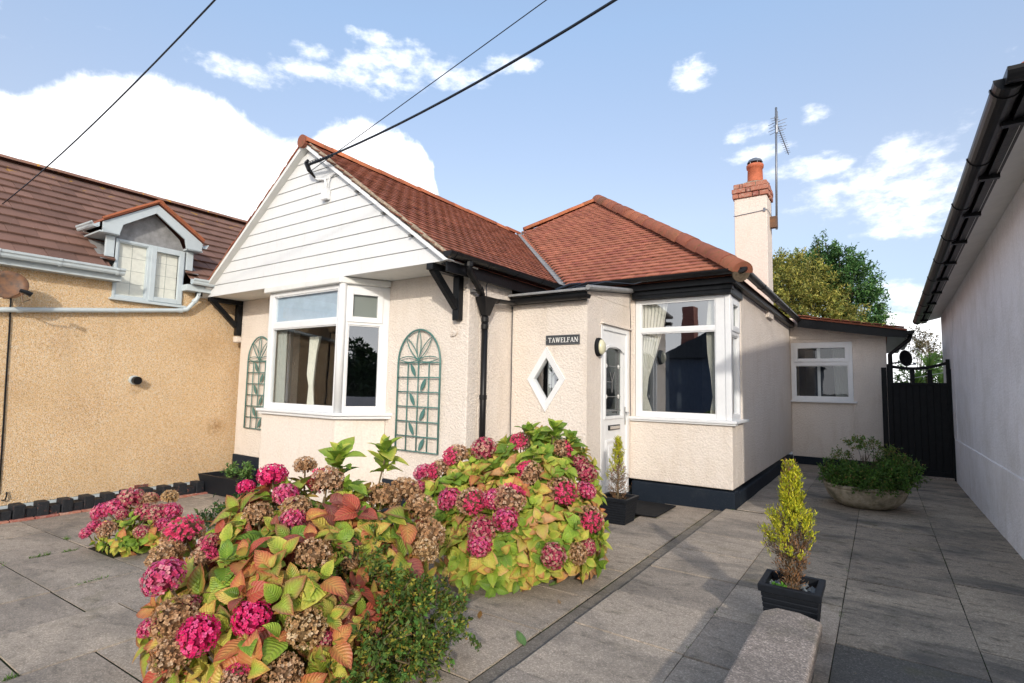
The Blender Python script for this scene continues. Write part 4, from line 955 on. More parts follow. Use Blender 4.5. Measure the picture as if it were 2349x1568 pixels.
for ya, yb in ((2.57, 2.80), (3.66, 3.87)): q = MB(); q.box(-9.1, -8.37, ya, yb, 3.269, 3.29); q.build('soffit', 'pvc_grey', Nb)
q = MB()
for ys, yi in ((2.80, 1), (3.68, -1)): q.prism(SIDE(0), [(0,0)]*0 or [(ys, 2.9), (ys+.015, 2.9), (ys+.015, 3.27), (ys, 3.27)], -9.2, -8.50)
q.build('dormer_cheek', 'lead', Nb); q = MB(); q.add([(-8.42, 2.62, 2.93), (-8.48, 2.80, 2.95), (-9.05, 2.80, 3.36), (-9.12, 2.60, 3.40)], [(0,1,2,3)]); q.build('dormer_flashing', 'lead', Nb); q = MB(); q.add([(-8.42, 3.86, 2.93), (-8.48, 3.68, 2.95), (-9.05, 3.68, 3.36), (-9.12, 3.88, 3.40)], [(3,2,1,0)])
q.build('dormer_flashing', 'lead', Nb)
# waste pipe, vent, air brick, cable, hook
q = MB(); q.tube([(-8.44, NY0-.05, 2.09), (-8.44, 1.9, 2.145), (-8.44, 2.85, 2.262), (-8.44, 3.66, 2.365), (-8.435, 3.73, 2.385), (-8.42, 3.77, 2.44), (-8.40, 3.83, 2.53), (-8.38, 3.86, 2.60), (-8.37, 3.865, 2.72)], .031, 10)
po = q.build('drain_pipe', 'pvc_grey', Nb, smooth=True)
for a, b in (((-8.44,1.85,2.138),(-8.44,1.90,2.145)), ((-8.44,2.84,2.26),(-8.44,2.87,2.264)), ((-8.40,3.80,2.50),(-8.395,3.835,2.54)), ((-8.44,3.62,2.36),(-8.44,3.67,2.366))): q = MB(); q.tube([a, b], .037, 10); q.build('pipe_collar', 'pvc_grey', po)
q = MB(); q.fbox(NF, 3.845, 3.90, 2.60, 2.66, .05, .15); q.build('gutter_outlet', 'black_pipe', Nb)
q = MB(); q.tube([(NX, 3.14, 1.335), (NX+.06, 3.14, 1.33)], .062, 14); vo = q.build('flue_vent', 'pvc_grey', Nb); q = MB(); q.tube([(NX+.055, 3.145, 1.328), (NX+.12, 3.15, 1.325)], .055, 14); q.build('flue_cap', 'black_pipe', vo)
q = MB(); q.fbox(NF, 3.25, 3.42, -.165, -.11, -.01, .008); ao = q.build('air_brick', 'brick', Nb)
q = MB()
for i in range(9): q.fbox(NF, 3.262+i*.017, 3.272+i*.017, -.158, -.140, .0082, .009); q.fbox(NF, 3.262+i*.017, 3.272+i*.017, -.134, -.117, .0082, .009)
q.build('air_brick_holes', 'blackmatt', ao)
q = MB(); q.tube([(NX+.008, 1.80, 2.30), (NX+.01, 1.815, 1.9), (NX+.008, 1.83, 1.3), (NX+.01, 1.845, .8), (NX+.008, 1.86, .2), (NX+.008, 1.862, -.02)], .010, 6); q.build('wall_cable', 'black_pipe', Nb)
q = MB(); q.tube([(NX+.02, 1.93, -.0), (NX+.03, 1.93, -.05), (NX+.03, 1.92, -.09), (NX+.03, 1.90, -.10), (NX+.02, 1.89, -.09)], .008, 6); q.build('hook', 'black_pipe', Nb)
# dish
sdish = thing('satellite_dish', (-8.3, 1.72, 2.39), 'rusty oval satellite dish bolted on the buff pebbledash wall under the gutter', 'satellite dish')
def dish(name, c, n, r1, r2, m_, parent, depth=.04):
    n = V3(n).normalized(); u = n.cross(Vector((0,0,1))).normalized(); v = u.cross(n); mb = MB(); vs = [V3(c)-n*depth]; fs = []; sg = 28
    for k, t in enumerate((.35, .7, 1.0)):
        for i in range(sg): a = 2*math.pi*i/sg; vs.append(V3(c)+u*r1*t*math.cos(a)+v*r2*t*math.sin(a)-n*depth*(1-t*t))
    for i in range(sg): fs.append((0, 1+i, 1+(i+1) % sg))
    for k in range(2):
        for i in range(sg): fs.append((1+k*sg+i, 1+(k+1)*sg+i, 1+(k+1)*sg+(i+1) % sg, 1+k*sg+(i+1) % sg))
    mb.add(vs, fs); o = mb.build(name, m_, parent, smooth=True)
    s_ = o.modifiers.new('solid', 'SOLIDIFY'); s_.thickness = .006; return o
dish('reflector', (-8.22, 1.70, 2.40), (.93, -.20, .16), .19, .165, 'rust', sdish)
q = MB(); q.tube([(-8.22, 1.68, 2.24), (-8.12, 1.70, 2.235), (-8.02, 1.77, 2.29)], .011, 6); q.tube([(-8.02,1.79,2.28),(-8.0,1.80,2.19),(-7.99,1.86,2.23)], .006, 5); q.tube([(-8.5, 1.72, 2.3), (-8.28, 1.70, 2.35)], .02, 8); q.build('arm', 'rust', sdish)
q = MB(); q.tube([(-8.03, 1.775, 2.325), (-8.00, 1.83, 2.305), (-7.995, 1.87, 2.285)], [.022, .026, .03], 8); q.build('receiver', 'black_pipe', sdish)
# kerb of painted bricks
kb = thing('brick_edging', (-8.12, 3.0, -.25), 'low edging of upright flaking black bricks along the foot of the pebbledash wall', 'edging')
y = 1.30; i = 0; rk_ = random.Random(5)
bk1, bk2 = brick_mesh(.20, .105, .16, 'kerb'), brick_mesh(.20, .108, .105, 'kerb')
while y < 4.1:
    hi = i % 2 == 0; me = bk1 if hi else bk2; hh = .16 if hi else .105; zb = zl(-8.1)-.012
    inst('brick', me, Matrix.Translation((-8.13+rk_.uniform(-.012,.012)+(.01 if hi else -.01), y, zb+hh/2+.03)) @ Matrix.Rotation(rk_.uniform(-.05,.05), 4, 'Z') @ Matrix.Rotation(rk_.uniform(-.03,.03), 4, 'Y'), kb); y += .108; i += 1
y = 1.32
while y < 4.1:
    inst('brick', brick_mesh(.065, .21, .05, 'brick'), Matrix.Translation((-8.005+rk_.uniform(-.004,.004), y, zl(-8)+.0)) @ Matrix.Rotation(rk_.uniform(-.03,.03), 4, 'Z'), kb); y += .218

# ------------------------------------------------------------------ house on the right
Rh = thing('white_rendered_house', (3.0, 8.0, 0), 'neighbouring house at right with tall pale grey rendered wall and long black gutter', 'house')
RX_ = .96; RY0, RY1 = 4.05, 12.35; RF = LSIDE(RX_)
w = MB(); w.fbox(RF, -RY1, -RY0, -.3, 3.20, -.2, 0); w.build('side_wall', 'render_grey', Rh)
w = MB(); w.box(RX_+.201, 8, RY0, RY0+.2, -.3, 3.15); w.box(RX_+.201, 8, RY1-.2, RY1, -.3, 3.0); w.box(7.8, 8, RY0+.201, RY1-.201, -.3, 3.0); w.build('rear_wall', 'render_grey', Rh)
w = MB(); pn = [-10.88, -9.2, -7.6, -6.0, -4.06]
for a, b in zip(pn, pn[1:]):
    q = MB(); q.fbox(RF, a+.003, b-.003, -.1, .672, -.05, .016); q.build('plinth_panel', 'render_grey', Rh, bevel=.006)
q = MB(); q.fbox(RF, -12.30, -10.60, .673, 3.0, -.05, .006); q.build('wall_strip', 'render_grey', Rh)
ez = lambda y: 2.82+(10-y)*.034
e = MB(); vs = []
for y in (RY1+.15, RY0-.35):
    z = ez(y); vs += [(.70, y, z-.055), (.70, y, z+.05), (.74, y, z+.05), (.76, y, z-.02), (.96, y, z+.03), (.96, y, z+.16), (.88, y, z+.10), (.74, y, z-.055)]
n = 8; e.add(vs, [(i, (i+1) % n, n+(i+1) % n, n+i) for i in range(n)]+[tuple(range(n)), tuple(range(2*n-1, n-1, -1))]); e.build('fascia', 'pvc_dull', Rh)
q = MB(); q.box(.75, RX_+.0, RY0-.34, RY0-.001, ez(RY0)-.02, ez(RY0)+.0); q.box(.70, 8, RY0-.36, RY0-.33, ez(RY0)-.055, ez(RY0)+.1); q.build('fascia', 'pvc_dull', Rh)
e = MB(); vs = []
for y in (RY1+.16, RY0-.36):
    z = ez(y); vs += [(.688, y, z-.066), (.688, y, z+.05), (.699, y, z+.05), (.699, y, z-.062), (.76, y, z-.040), (.76, y, z-.050)]
n = 6; e.add(vs, [(i, (i+1) % n, n+(i+1) % n, n+i) for i in range(n)]+[tuple(range(n)), tuple(range(2*n-1, n-1, -1))]); e.build('black_fascia', 'black', Rh)
go = gutter((.622, RY1+.2, ez(RY1+.2)), (.622, RY0-.35, ez(RY0-.35)), (-1,0,0), Rh, r=.068, clips=.95)
for i in range(10):
    y = RY1-.3-i*.88
    if y < RY0-.2: break
    q = MB(); q.box(.64, .755, y-.022, y+.022, ez(y)-.085, ez(y)-.045); q.build('bracket_arm', 'black_pipe', go)
q = MB(); q.tube([(.66, RY1, ez(RY1)-.03), (.66, RY0-.3, ez(RY0-.3)-.03)], .012, 6); q.build('fascia_trim', 'black', Rh)
gutter((.60, RY0-.40, ez(RY0-.35)+.01), (5, RY0-.40, ez(RY0-.35)+.02), (0,-1,0), Rh, r=.062, clips=.9, caps=(True, False))
zz = ez(RY0-.35)+.05; ez2 = ez(RY1)+.05; kx = .95  # unseen slopes steepened so that they shade the bungalow's side wall
q = MB(); X0, Y0, Y1 = .66, RY0-.38, RY1+.2
q.add([(X0,Y0,zz),(X0,Y1,ez2),(4.5,Y1-3.0,ez2+kx*3.8),(4.5,Y0+3.2,zz+kx*3.6),(8.4,Y0,zz),(8.4,Y1,ez2)], [(0,3,2,1),(0,4,3),(4,5,2,3),(1,2,5)]); q.build('roof', 'tile', Rh, fix=False)
it = Roof((X0-.03, Y0-.03, zz+.02), (1,0,0), (0, cosr, KR*cosr), lambda a, b: .03 < a < 2.2 and b < a*1.05-.05, 2.3, 2.2, .165, .103, 'gable').items
for mx, key in it[:150]: inst('roof_tile', TM['gable'], mx, Rh)
# wall added out of view to throw the low shade across the path
hw_ = MB(); hw_.box(.97, 1.17, -6, 4.0, -.5, 1.02); bw = hw_.build('added_shade_wall', 'render_grey', label='rendered wall added out of view to the right of the viewer to shade the path', cat='wall')
# ------------------------------------------------------------------ gate
Gt = thing('garden_gate', (.55, 11.1, 0), 'tall black boarded garden gate with a curved top rail between the houses', 'gate')
GF = FRONT(11.08)
nb_ = 8; a0, a1 = .185, .90
for i in range(nb_):
    x0 = a0+(a1-a0)*i/nb_; x1 = a0+(a1-a0)*(i+1)/nb_
    q = MB(); q.fbox(GF, x0+.0012, x1-.0012, .05, 1.50, -.02, 0); q.build('board', 'gate', Gt, bevel=.004)
q = MB(); q.fbox(GF, a0-.03, a1+.03, .04, 1.52, -.045, -.025); q.build('backing_board', 'gate', Gt)
q = MB(); q.fbox(GF, a0-.01, a1+.01, 1.50, 1.545, -.04, .012); q.build('rail', 'gate', Gt, bevel=.004); q = MB(); q.fbox(GF, a0, a1, .02, .12, -.02, .012); q.build('rail', 'gate', Gt, bevel=.004)
q = MB(); q.fbox(GF, a0-.075, a0-.005, .0, 1.86, -.05, .01); q.fbox(GF, a1-.005, a1+.045, .02, 1.93, -.05, .01); q.build('stile', 'gate', Gt, bevel=.006)
q = MB(); P_ = [(a0-.06+(a1-a0+.06)*t, 1.815-.085*math.sin(math.pi*(t*.85+.05))+.05*t) for t in np.linspace(0, 1, 12)]
for i in range(11): q.prism(GF, [P_[i], P_[i+1], (P_[i+1][0], P_[i+1][1]+.05), (P_[i][0], P_[i][1]+.05)], -.035, .002)
q.build('top_rail', 'gate', Gt)
for x in (.455, .685): q = MB(); q.fbox(GF, x-.032, x+.032, 1.546, 1.76, -.03, -.004); q.build('spindle', 'gate', Gt, bevel=.003)
q = MB(); q.fbox(GF, .935, .975, -.02, 1.77, -.1, .03); q.fbox(GF, .03, .105, -.02, 1.80, -.1, .01); q.build('gate_post', 'gate', Gt, bevel=.006)
q = MB(); q.fbox(GF, .03, .94, -.02, .04, -.1, .02); q.build('threshold', 'coping', Gt, bevel=.006)
dish2 = thing('satellite_dish', (.42, 11.6, 2.0), 'dark satellite dish under the wing eaves beside the black gate', 'satellite dish')
dish('reflector', (.40, 11.75, 1.99), (.25, -.9, .2), .10, .15, 'blackmatt', dish2)
q = MB(); q.tube([(.17, 11.8, 1.9), (.40, 11.78, 1.93)], .015, 6); q.tube([(.42,11.72,1.86), (.50,11.52,1.87)], .008, 6); q.box(.49,.53,11.48,11.54,1.86,1.90); q.build('arm', 'aerial', dish2)
# ------------------------------------------------------------------ fittings
sg_ = thing('house_sign', (-2.97, 5.31, 1.86), 'slate-black house name sign with white letters on the porch wall', 'sign')
q = MB(); q.fbox(Fp, -3.185, -2.745, 1.835, 1.945, .002, .014); q.build('sign_plate', 'sign', sg_, bevel=.004)
q = MB()
x0_, x1_, z0_, z1_ = -3.185, -2.745, 1.835, 1.945
for a, b, c_, d_ in ((x0_,x1_,z0_,z0_+.006),(x0_,x1_,z1_-.006,z1_),(x0_,x0_+.006,z0_,z1_),(x1_-.006,x1_,z0_,z1_)): q.fbox(Fp, a+.004*(a==x0_), b-.004*(b==x1_), c_+.004, d_+.002, .0145, .0165)
q.build('sign_border', 'leadline', sg_)
q = MB()
for a in (x0_+.018, x1_-.018): q.tube([Fp.p(a, 1.89, .014), Fp.p(a, 1.89, .019)], .006, 8)
q.build('screw', 'chrome', sg_)
def letters(F, text, x0, z0, h, adv, m_, parent, c0, c1):
    K_l = .16; tk, tn, sf = .15, .07, .06        # stem, hairline, serif height
    def st(mb, p, q_, wd, ox): 
        (xa, ya), (xb, yb) = p, q_; dx, dy = xb-xa, yb-ya; l = math.hypot(dx, dy); nx, ny = -dy/l*wd/2, dx/l*wd/2
        mb.prism(F, [(x0_l+ox+(xa-nx)*h, z0+(ya-ny)*h), (x0_l+ox+(xb-nx)*h, z0+(yb-ny)*h), (x0_l+ox+(xb+nx)*h, z0+(yb+ny)*h), (x0_l+ox+(xa+nx)*h, z0+(ya+ny)*h)], c0, c1)
    G_ = {'T': (.78, [((.39,0),(.39,.93),tk),((.04,.96),(.74,.96),.08),((.26,.03),(.52,.03),.06),((.07,.78),(.07,.96),.06),((.71,.78),(.71,.96),.06)]),
          'A': (.86, [((.12,.03),(.43,.98),tn),((.43,.98),(.72,.03),tk),((.24,.33),(.60,.33),.06),((.02,.03),(.24,.03),.06),((.58,.03),(.86,.03),.06)]),
          'W': (1.12, [((.12,.97),(.34,.02),tk),((.34,.02),(.56,.95),tn),((.56,.95),(.78,.02),tk),((.78,.02),(1.0,.97),tn),((.0,.97),(.26,.97),.06),((.44,.97),(.66,.97),.06),((.88,.97),(1.12,.97),.06)]),
          'E': (.72, [((.18,0),(.18,1),tk),((.05,.97),(.64,.97),.07),((.05,.03),(.66,.03),.07),((.2,.52),(.5,.52),.06),((.62,.78),(.62,.97),.05),((.65,.03),(.65,.24),.05),((.5,.42),(.5,.62),.05)]),
          'L': (.70, [((.18,0),(.18,1),tk),((.05,.97),(.32,.97),.06),((.05,.03),(.66,.03),.07),((.65,.03),(.65,.26),.05)]),
          'F': (.68, [((.18,0),(.18,1),tk),((.05,.97),(.62,.97),.07),((.05,.03),(.34,.03),.06),((.2,.52),(.48,.52),.06),((.60,.76),(.60,.97),.05),((.48,.42),(.48,.62),.05)]),
          'N': (.88, [((.14,0),(.14,1),tn),((.16,.97),(.72,.03),tk),((.74,0),(.74,1),tn),((.0,.97),(.2,.97),.06),((.02,.03),(.26,.03),.06),((.62,.97),(.88,.97),.06)])}
    x0_l = x0; ox = 0
    for ch_ in text:
        wd, ss = G_[ch_]; mb = MB()
        for i, (p, q_, t) in enumerate(ss):
            c1b = c1; st(mb, p, q_, t, ox)
        # each stroke a hair proud of the one before so that none lie in one plane
        nv = 8
        for i in range(len(ss)):
            for k in range(4, 8): vtx = Vector(mb.v[i*nv+k]) + F.n*(.0003*i); mb.v[i*nv+k] = tuple(vtx)
        mb.build('letter', m_, parent); ox += wd*h*adv
letters(Fp, 'TAWELFAN', -3.150, 1.862, .056, 1.055, 'white', sg_, .0142, .0165)
lamp = thing('wall_lamp', (PX_+.03, 5.60, 1.82), 'round bulkhead lamp with black rim and yellowed lens beside the front door', 'lamp')
def bulkhead(mname, r1, r2, n0, n1, parent, nm):
    mb = MB(); sg = 24; vs = []; fs = []; prof = [(0, n0), (r1, n0), (r1, n0+(n1-n0)*.5), (r2, n1), (0, n1+.004)]
    for r, c_ in prof:
        for i in range(sg): a = 2*math.pi*i/sg; vs.append(DF.p(5.60+r*.78*math.cos(a), 1.82+r*math.sin(a), c_))
    for k in range(len(prof)-1):
        for i in range(sg): fs.append((k*sg+i, k*sg+(i+1) % sg, (k+1)*sg+(i+1) % sg, (k+1)*sg+i))
    mb.add(vs, fs); return mb.build(nm, mname, parent, smooth=True)
bulkhead('blackmatt', .108, .10, .0, .045, lamp, 'rim'); bulkhead('lampglass', .088, .06, .035, .085, lamp, 'lens')
# trellises
def leafpoly(cx, cz, ang, l, w_):
    pts_ = []; 
    for t in np.linspace(0, 1, 8): pts_.append((t*l-l/2, math.sin(math.pi*t)**.8*w_/2))
    for t in np.linspace(1, 0, 8)[1:-1]: pts_.append((t*l-l/2, -math.sin(math.pi*t)**.8*w_/2))
    ca, sa = math.cos(ang), math.sin(ang); return [(cx+a*ca-b*sa, cz+a*sa+b*ca) for a, b in pts_][::-1]
def trellis(xl, wd, ztop, zspring, zbot, label):
    T = thing('trellis', (xl+wd/2, 4.47, zbot), label, 'trellis', 'green trellises either side of the bay')
    TF = FRONT(4.463); cx = xl+wd/2; r = .0075
    q = MB(); P = lambda a, b, c=0: TF.p(a, b, c)
    q.tube([P(xl, zbot)]+[P(xl, zspring)]+[P(cx-wd/2*math.cos(t), zspring+(ztop-zspring)*math.sin(t)) for t in np.linspace(0, math.pi, 21)][1:]+[P(xl+wd, zbot)], .011, 8)
    q.build('arched_frame', 'green', T, smooth=True)
    nrow = 6; dz = (zspring-zbot)/nrow
    for i in range(nrow+1): q = MB(); q.tube([P(xl-.005, zbot+i*dz, .004), P(xl+wd+.005, zbot+i*dz, .004)], r, 6); q.build('crossbar', 'green', T, smooth=True)
    for i in (1, 2, 3): q = MB(); x = xl+wd*i/4; q.tube([P(x, zbot), P(x, zspring+(.02 if i == 2 else 0))], r, 6); q.build('upright', 'green', T, smooth=True)
    for i in range(nrow):
        z = zbot+(i+.5)*dz; right = i % 2 == 0
        x = xl+wd*(.5+(.125 if right else -.125)); q = MB(); q.prism(TF, leafpoly(x, z, R(62 if right else 118), dz*.98, .052), -.002, .006)
        for v_i in range(14): pass
        q.build('metal_leaf', 'green', T)
    hub = (cx, zspring+.035)
    for ang, l in ((90, ztop-zspring-.045), (52, (ztop-zspring)*.86), (128, (ztop-zspring)*.86), (2, wd*.47), (178, wd*.47)):
        a = R(ang); q = MB(); cx_, cz_ = hub[0]+math.cos(a)*l/2, hub[1]+math.sin(a)*l/2; pl_ = leafpoly(cx_, cz_, a, l, .065)
        q.tube([P(*k_, .006) for k_ in pl_]+[P(*pl_[0], .006)], .006, 5); q.build('petal_loop', 'green', T)
    q = MB(); q.prism(TF, [(hub[0]+.025*math.cos(t), hub[1]+.025*math.sin(t)) for t in np.linspace(0, 2*math.pi, 11)[:-1]], -.002, .012); q.build('hub', 'green', T)
    return T
trellis(-4.705, .665, 1.985, 1.60, .59, 'green metal trellis with leaf ornaments right of the bay, clear of the window')
trellis(-7.985, .64, 2.02, 1.645, .645, 'green metal trellis left of the bay, partly hidden by the window frame')
# service insulator, conduit, junction box on the gable
cb = MB(); cb.tube([FG.p(-5.87, 4.09, .12), FG.p(-5.86, 4.02, .09), FG.p(-5.83, 3.95, .04), FG.p(-5.76, 3.90, .02), FG.p(-5.66, 3.885, .015), FG.p(-5.62, 3.87, .015), FG.p(-5.60, 3.80, .015), FG.p(-5.60, 3.72, .015)], .017, 8)
cb.tube([FG.p(-5.545, 3.72, .02), FG.p(-5.54, 3.83, .02), FG.p(-5.51, 3.89, .02), FG.p(-5.44, 3.915, .02), FG.p(-5.33, 3.90, .02), FG.p(-5.29, 3.89, .03)], .012, 8); cb.build('conduit', 'pvc', B, smooth=True)
q = MB(); q.fbox(FG, -5.635, -5.52, 3.60, 3.73, .002, .06); q.build('junction_box', 'pvc', B, bevel=.006)
q = MB(); q.tube([FG.p(-5.86, 4.10, .13), FG.p(-5.81, 4.00, .12), FG.p(-5.79, 3.93, .05)], [.03, .028, .012], 8); q.tube([FG.p(-5.79, 3.93, .05), FG.p(-5.80, 3.91, .0)], .012, 6); q.tube([FG.p(-5.87, 4.11, .13), FG.p(-5.80, 4.11, .15)], .018, 6); q.build('insulator_bracket', 'black_pipe', B)
# overhead wires to a pole behind the viewer
def wire(name, p, q_, r, sag, label):
    p, q_ = V3(p), V3(q_); pts_ = [p.lerp(q_, t)-Vector((0,0,sag*4*t*(1-t))) for t in np.linspace(0, 1, 30)]
    mb = MB(); mb.tube(pts_, r, 6); return mb.build(name, 'cable', label=label, cat='cable', smooth=True)
def wire2(name, a, b, f, r, label):
    a, b = V3(a), V3(b); L_ = (b.xy-a.xy).length; mb = MB(); pts_ = []
    for t in np.linspace(0, 1, 40): p = a.lerp(b, t); p.z = f(L_*t); pts_.append(p)
    mb.tube(pts_, r, 6); return mb.build(name, 'cable', label=label, cat='cable', group='overhead cables', smooth=True)
wire2('overhead_cable', (-5.82, 3.87, 0), (8, 2.7, 0), lambda q: 4.07-.045*q+.020*q*q, .013, 'thick black service cable rising from the bracket on the white gable, lower of the two')
wire2('overhead_cable', (-5.77, 3.87, 0), (8, 2.7, 0), lambda q: 3.97+.160*q, .005, 'thin dark wire running up from the white gable above the thick cable')
wire2('overhead_cable', (-9.42, 1.81, 0), (8, 1.83, 0), lambda q: 3.58+.05*q+.0115*q*q, .007, 'single dark cable crossing the sky to the brown roof of the left-hand house')
tw = MB(); A_ = V3((-5.82, 3.87, 4.07)); dv_ = V3((1, -.085, -.04)).normalized()
for k in range(3): tw.tube([A_+dv_*(i*.022)+Vector((0, .016*math.cos(i*.8+k*2.1), .016*math.sin(i*.8+k*2.1))) for i in range(26)], .006, 5)
tw.build('cable_grip', 'black_pipe', B)

# TV aerial on the chimney ------------------------------------------------------
ta = thing('tv_aerial', (-1.30, 9.30, 4.05), 'tall pole with a slim many-armed television aerial strapped to the chimney', 'aerial')
px_, py_ = -1.285, 9.30
q = MB(); q.tube([(px_, py_, 3.95), (px_+.03, py_, 5.98)], .017, 8); q.build('mast', 'aerial', ta, smooth=True)
q = MB(); q.box(-1.40, -1.27, 9.25, 9.35, 3.98, 4.16); q.build('mast_bracket', 'rust', ta)
q = MB(); b0_ = V3((px_+.025, py_-.15, 5.74)); b1_ = V3((px_+.05, py_+1.25, 5.66)); q.tube([b0_, b1_], .008, 6)
dd_ = (b1_-b0_)
for i in range(18):
    c_ = b0_+dd_*(i/18); wv = .06-.001*i; q.tube([c_-Vector((wv, .0, 0)), c_+Vector((wv, 0, 0))], .0045, 4); q.tube([c_-Vector((.0, 0, .022)), c_+Vector((0, 0, .022))], .005, 4)
q.build('boom', 'aerial', ta)
q = MB()
for sx in (-1, 1):
    for k in range(4): a = V3((px_+.03, py_+.1, 5.62+k*.055)); q.tube([a-Vector((.0,0,0)), a+Vector((sx*(.12+.02*(k % 2)), .02, .025*sx))], .0045, 4)
q.tube([(px_+.03, py_, 5.55), (px_+.03, py_+.02, 5.92)], .022, 8); q.build('reflector', 'aerial', ta)
pole = MB(); pole.tube([(8.2, 2.6, -.6), (8.2, 2.6, 7.8)], [.14, .10], 12); pole.build('utility_pole', 'bark', label='wooden utility pole beyond the right-hand house carrying the cables', cat='pole')

# low wall with rough coping ------------------------------------------------------
lw = thing('low_wall', (-.40, 1.5, 0), 'low garden wall with rough pinkish coping ending at the dark square planter', 'wall')
q = MB(); C0 = Fr((0,0,0), (1,0,0), (0,1,0))
q.prism(C0, [(-.525,-2.5),(-.262,-2.5),(-.262,3.05),(-.36,3.11),(-.47,3.11),(-.525,3.02)], .185, .255); q.build('coping', 'coping', lw, bevel=.012)
q = MB(); q.box(-.50, -.30, -2.5, 3.02, -.05, .185); q.build('wall_body', 'slab_tarmac', lw)
# planters ---------------------------------------------------------------------------
def square_pot(T, c, w0, w1, h, rim=.03, ribs=True):
    cx, cy, cz = c; q = MB()
    def ring(w_, z): return [(cx-w_/2, cy-w_/2, z), (cx+w_/2, cy-w_/2, z), (cx+w_/2, cy+w_/2, z), (cx-w_/2, cy+w_/2, z)]
    lv = [(w0, cz)]; n_ = 9
    for i in range(n_):
        t0, t1 = i/n_, (i+1)/n_; wA = w0+(w1-w0)*t0; wB = w0+(w1-w0)*t1; lv += [(wA+.008, cz+h*.86*(t0+.15/n_)), (wB+.008, cz+h*.86*(t1-.15/n_)), (wB, cz+h*.86*t1)]
    lv += [(w1+.03, cz+h*.87), (w1+.035, cz+h*.99), (w1+.03, cz+h), (w1-.03, cz+h), (w1-.035, cz+h*.85)]
    vs = []; fs = []
    for w_, z in lv: vs += ring(w_, z)
    for i in range(len(lv)-1):
        for k in range(4): fs.append((i*4+k, i*4+(k+1) % 4, i*4+4+(k+1) % 4, i*4+4+k))
    q.add(vs, fs); q.build('pot', 'planter', T, bevel=.006)
    s_ = MB(); s_.add([(x, y, cz+h*.87) for x, y in ((cx-w1/2+.012,cy-w1/2+.012),(cx+w1/2-.012,cy-w1/2+.012),(cx+w1/2-.012,cy+w1/2-.012),(cx-w1/2+.012,cy+w1/2-.012))], [(0,1,2,3)]); s_.build('soil', 'soil', T)
P1 = thing('potted_conifer', (-.43, 3.42, 0), 'yellow-tipped dwarf conifer in a dark square planter at the end of the low wall', 'potted plant', 'potted conifers on the paving')
square_pot(P1, (-.435, 3.43, 0), .22, .27, .30)
P2 = thing('potted_conifer', (-2.31, 5.30, -.03), 'small half-bare yellow conifer in a black square pot by the front door', 'potted plant', 'potted conifers on the paving')
square_pot(P2, (-2.31, 5.38, -.04), .25, .31, .265)
cp2 = MB()
for i in range(46):
    a = rnd.uniform(0, 6.28); r = rnd.uniform(.05, .125); s_ = rnd.uniform(.012, .022); x, y = -.435+r*math.cos(a), 3.43+r*math.sin(a)
    vs = [(x+s_*math.cos(t)*rnd.uniform(.7,1.2), y+s_*math.sin(t)*rnd.uniform(.7,1.2), .262) for t in np.linspace(0, 6.28, 7)[:-1]]+[(x, y, .262+s_*.9)]
    cp2.add(vs, [(k, (k+1) % 6, 6) for k in range(6)])
cp2.build('slate_chippings', 'pebbles', P1)['kind'] = 'stuff'
BW = thing('stone_bowl_planter', (-.18, 7.85, 0), 'wide round mossy stone bowl planter standing on the path before the gate', 'planter')
q = MB(); q.lathe((-.18, 7.85, 0), [(0,.0),(.24,.0),(.31,.03),(.39,.11),(.425,.20),(.43,.215),(.41,.225),(.44,.235),(.445,.262),(.425,.272),(.39,.265),(.38,.20),(0,.20)], 40); q.build('bowl', 'stone', BW, smooth=True)
q = MB(); q.lathe((-.18, 7.85, 0), [(.385,.235),(.2,.26),(0,.27)], 24); q.build('soil', 'soil', BW)
mt_ = MB(); mt_.box(-2.62, -2.02, 5.72, 6.42, -.024, -.010); mt_.build('doormat', 'blackmatt', label='thin black doormat lying on the paving before the front door', cat='doormat', bevel=.004)
tp = thing('trough_planter', (-7.6, 4.2, -.25), 'long black plastic trough at the foot of the left plinth', 'planter')
q = MB(); q.add([(-8.12,3.98,-.27),(-7.15,3.98,-.24),(-7.15,4.28,-.24),(-8.12,4.28,-.27),(-8.19,3.93,.0),(-7.08,3.93,.02),(-7.08,4.33,.02),(-8.19,4.33,.0),(-8.15,3.97,.0),(-7.12,3.97,.02),(-7.12,4.29,.02),(-8.15,4.29,.0),(-8.14,3.98,-.06),(-7.13,3.98,-.04),(-7.13,4.28,-.04),(-8.14,4.28,-.06)],
    [(0,3,2,1),(0,1,5,4),(1,2,6,5),(2,3,7,6),(3,0,4,7),(4,5,9,8),(5,6,10,9),(6,7,11,10),(7,4,8,11),(8,9,13,12),(9,10,14,13),(10,11,15,14),(11,8,12,15),(12,13,14,15)]); q.build('trough', 'planter', tp, bevel=.006)

# ------------------------------------------------------------------ foliage
def mk(name, V_, F_, C_, UV_, m_, parent=None, origin=None, kind=None, smooth=True):
    """mesh from numpy arrays: vertices, quads/tris (n,k), colour per vertex, uv per vertex"""
    me = bpy.data.meshes.new(name); k = F_.shape[1]
    me.vertices.add(len(V_)); me.vertices.foreach_set('co', V_.astype(np.float32).ravel())
    me.loops.add(F_.size); me.loops.foreach_set('vertex_index', F_.astype(np.int32).ravel())
    me.polygons.add(len(F_)); me.polygons.foreach_set('loop_start', np.arange(0, F_.size, k, dtype=np.int32)); 
    me.polygons.foreach_set('use_smooth', np.full(len(F_), smooth))
    me.update(calc_edges=True)
    ca = me.color_attributes.new('Col', 'FLOAT_COLOR', 'POINT'); ca.data.foreach_set('color', np.hstack([C_, np.ones((len(C_), 1))]).astype(np.float32).ravel())
    if UV_ is not None:
        u = me.uv_layers.new(name='UVMap'); u.data.foreach_set('uv', UV_[F_.ravel()].astype(np.float32).ravel())
    me.materials.append(M[m_]); return me
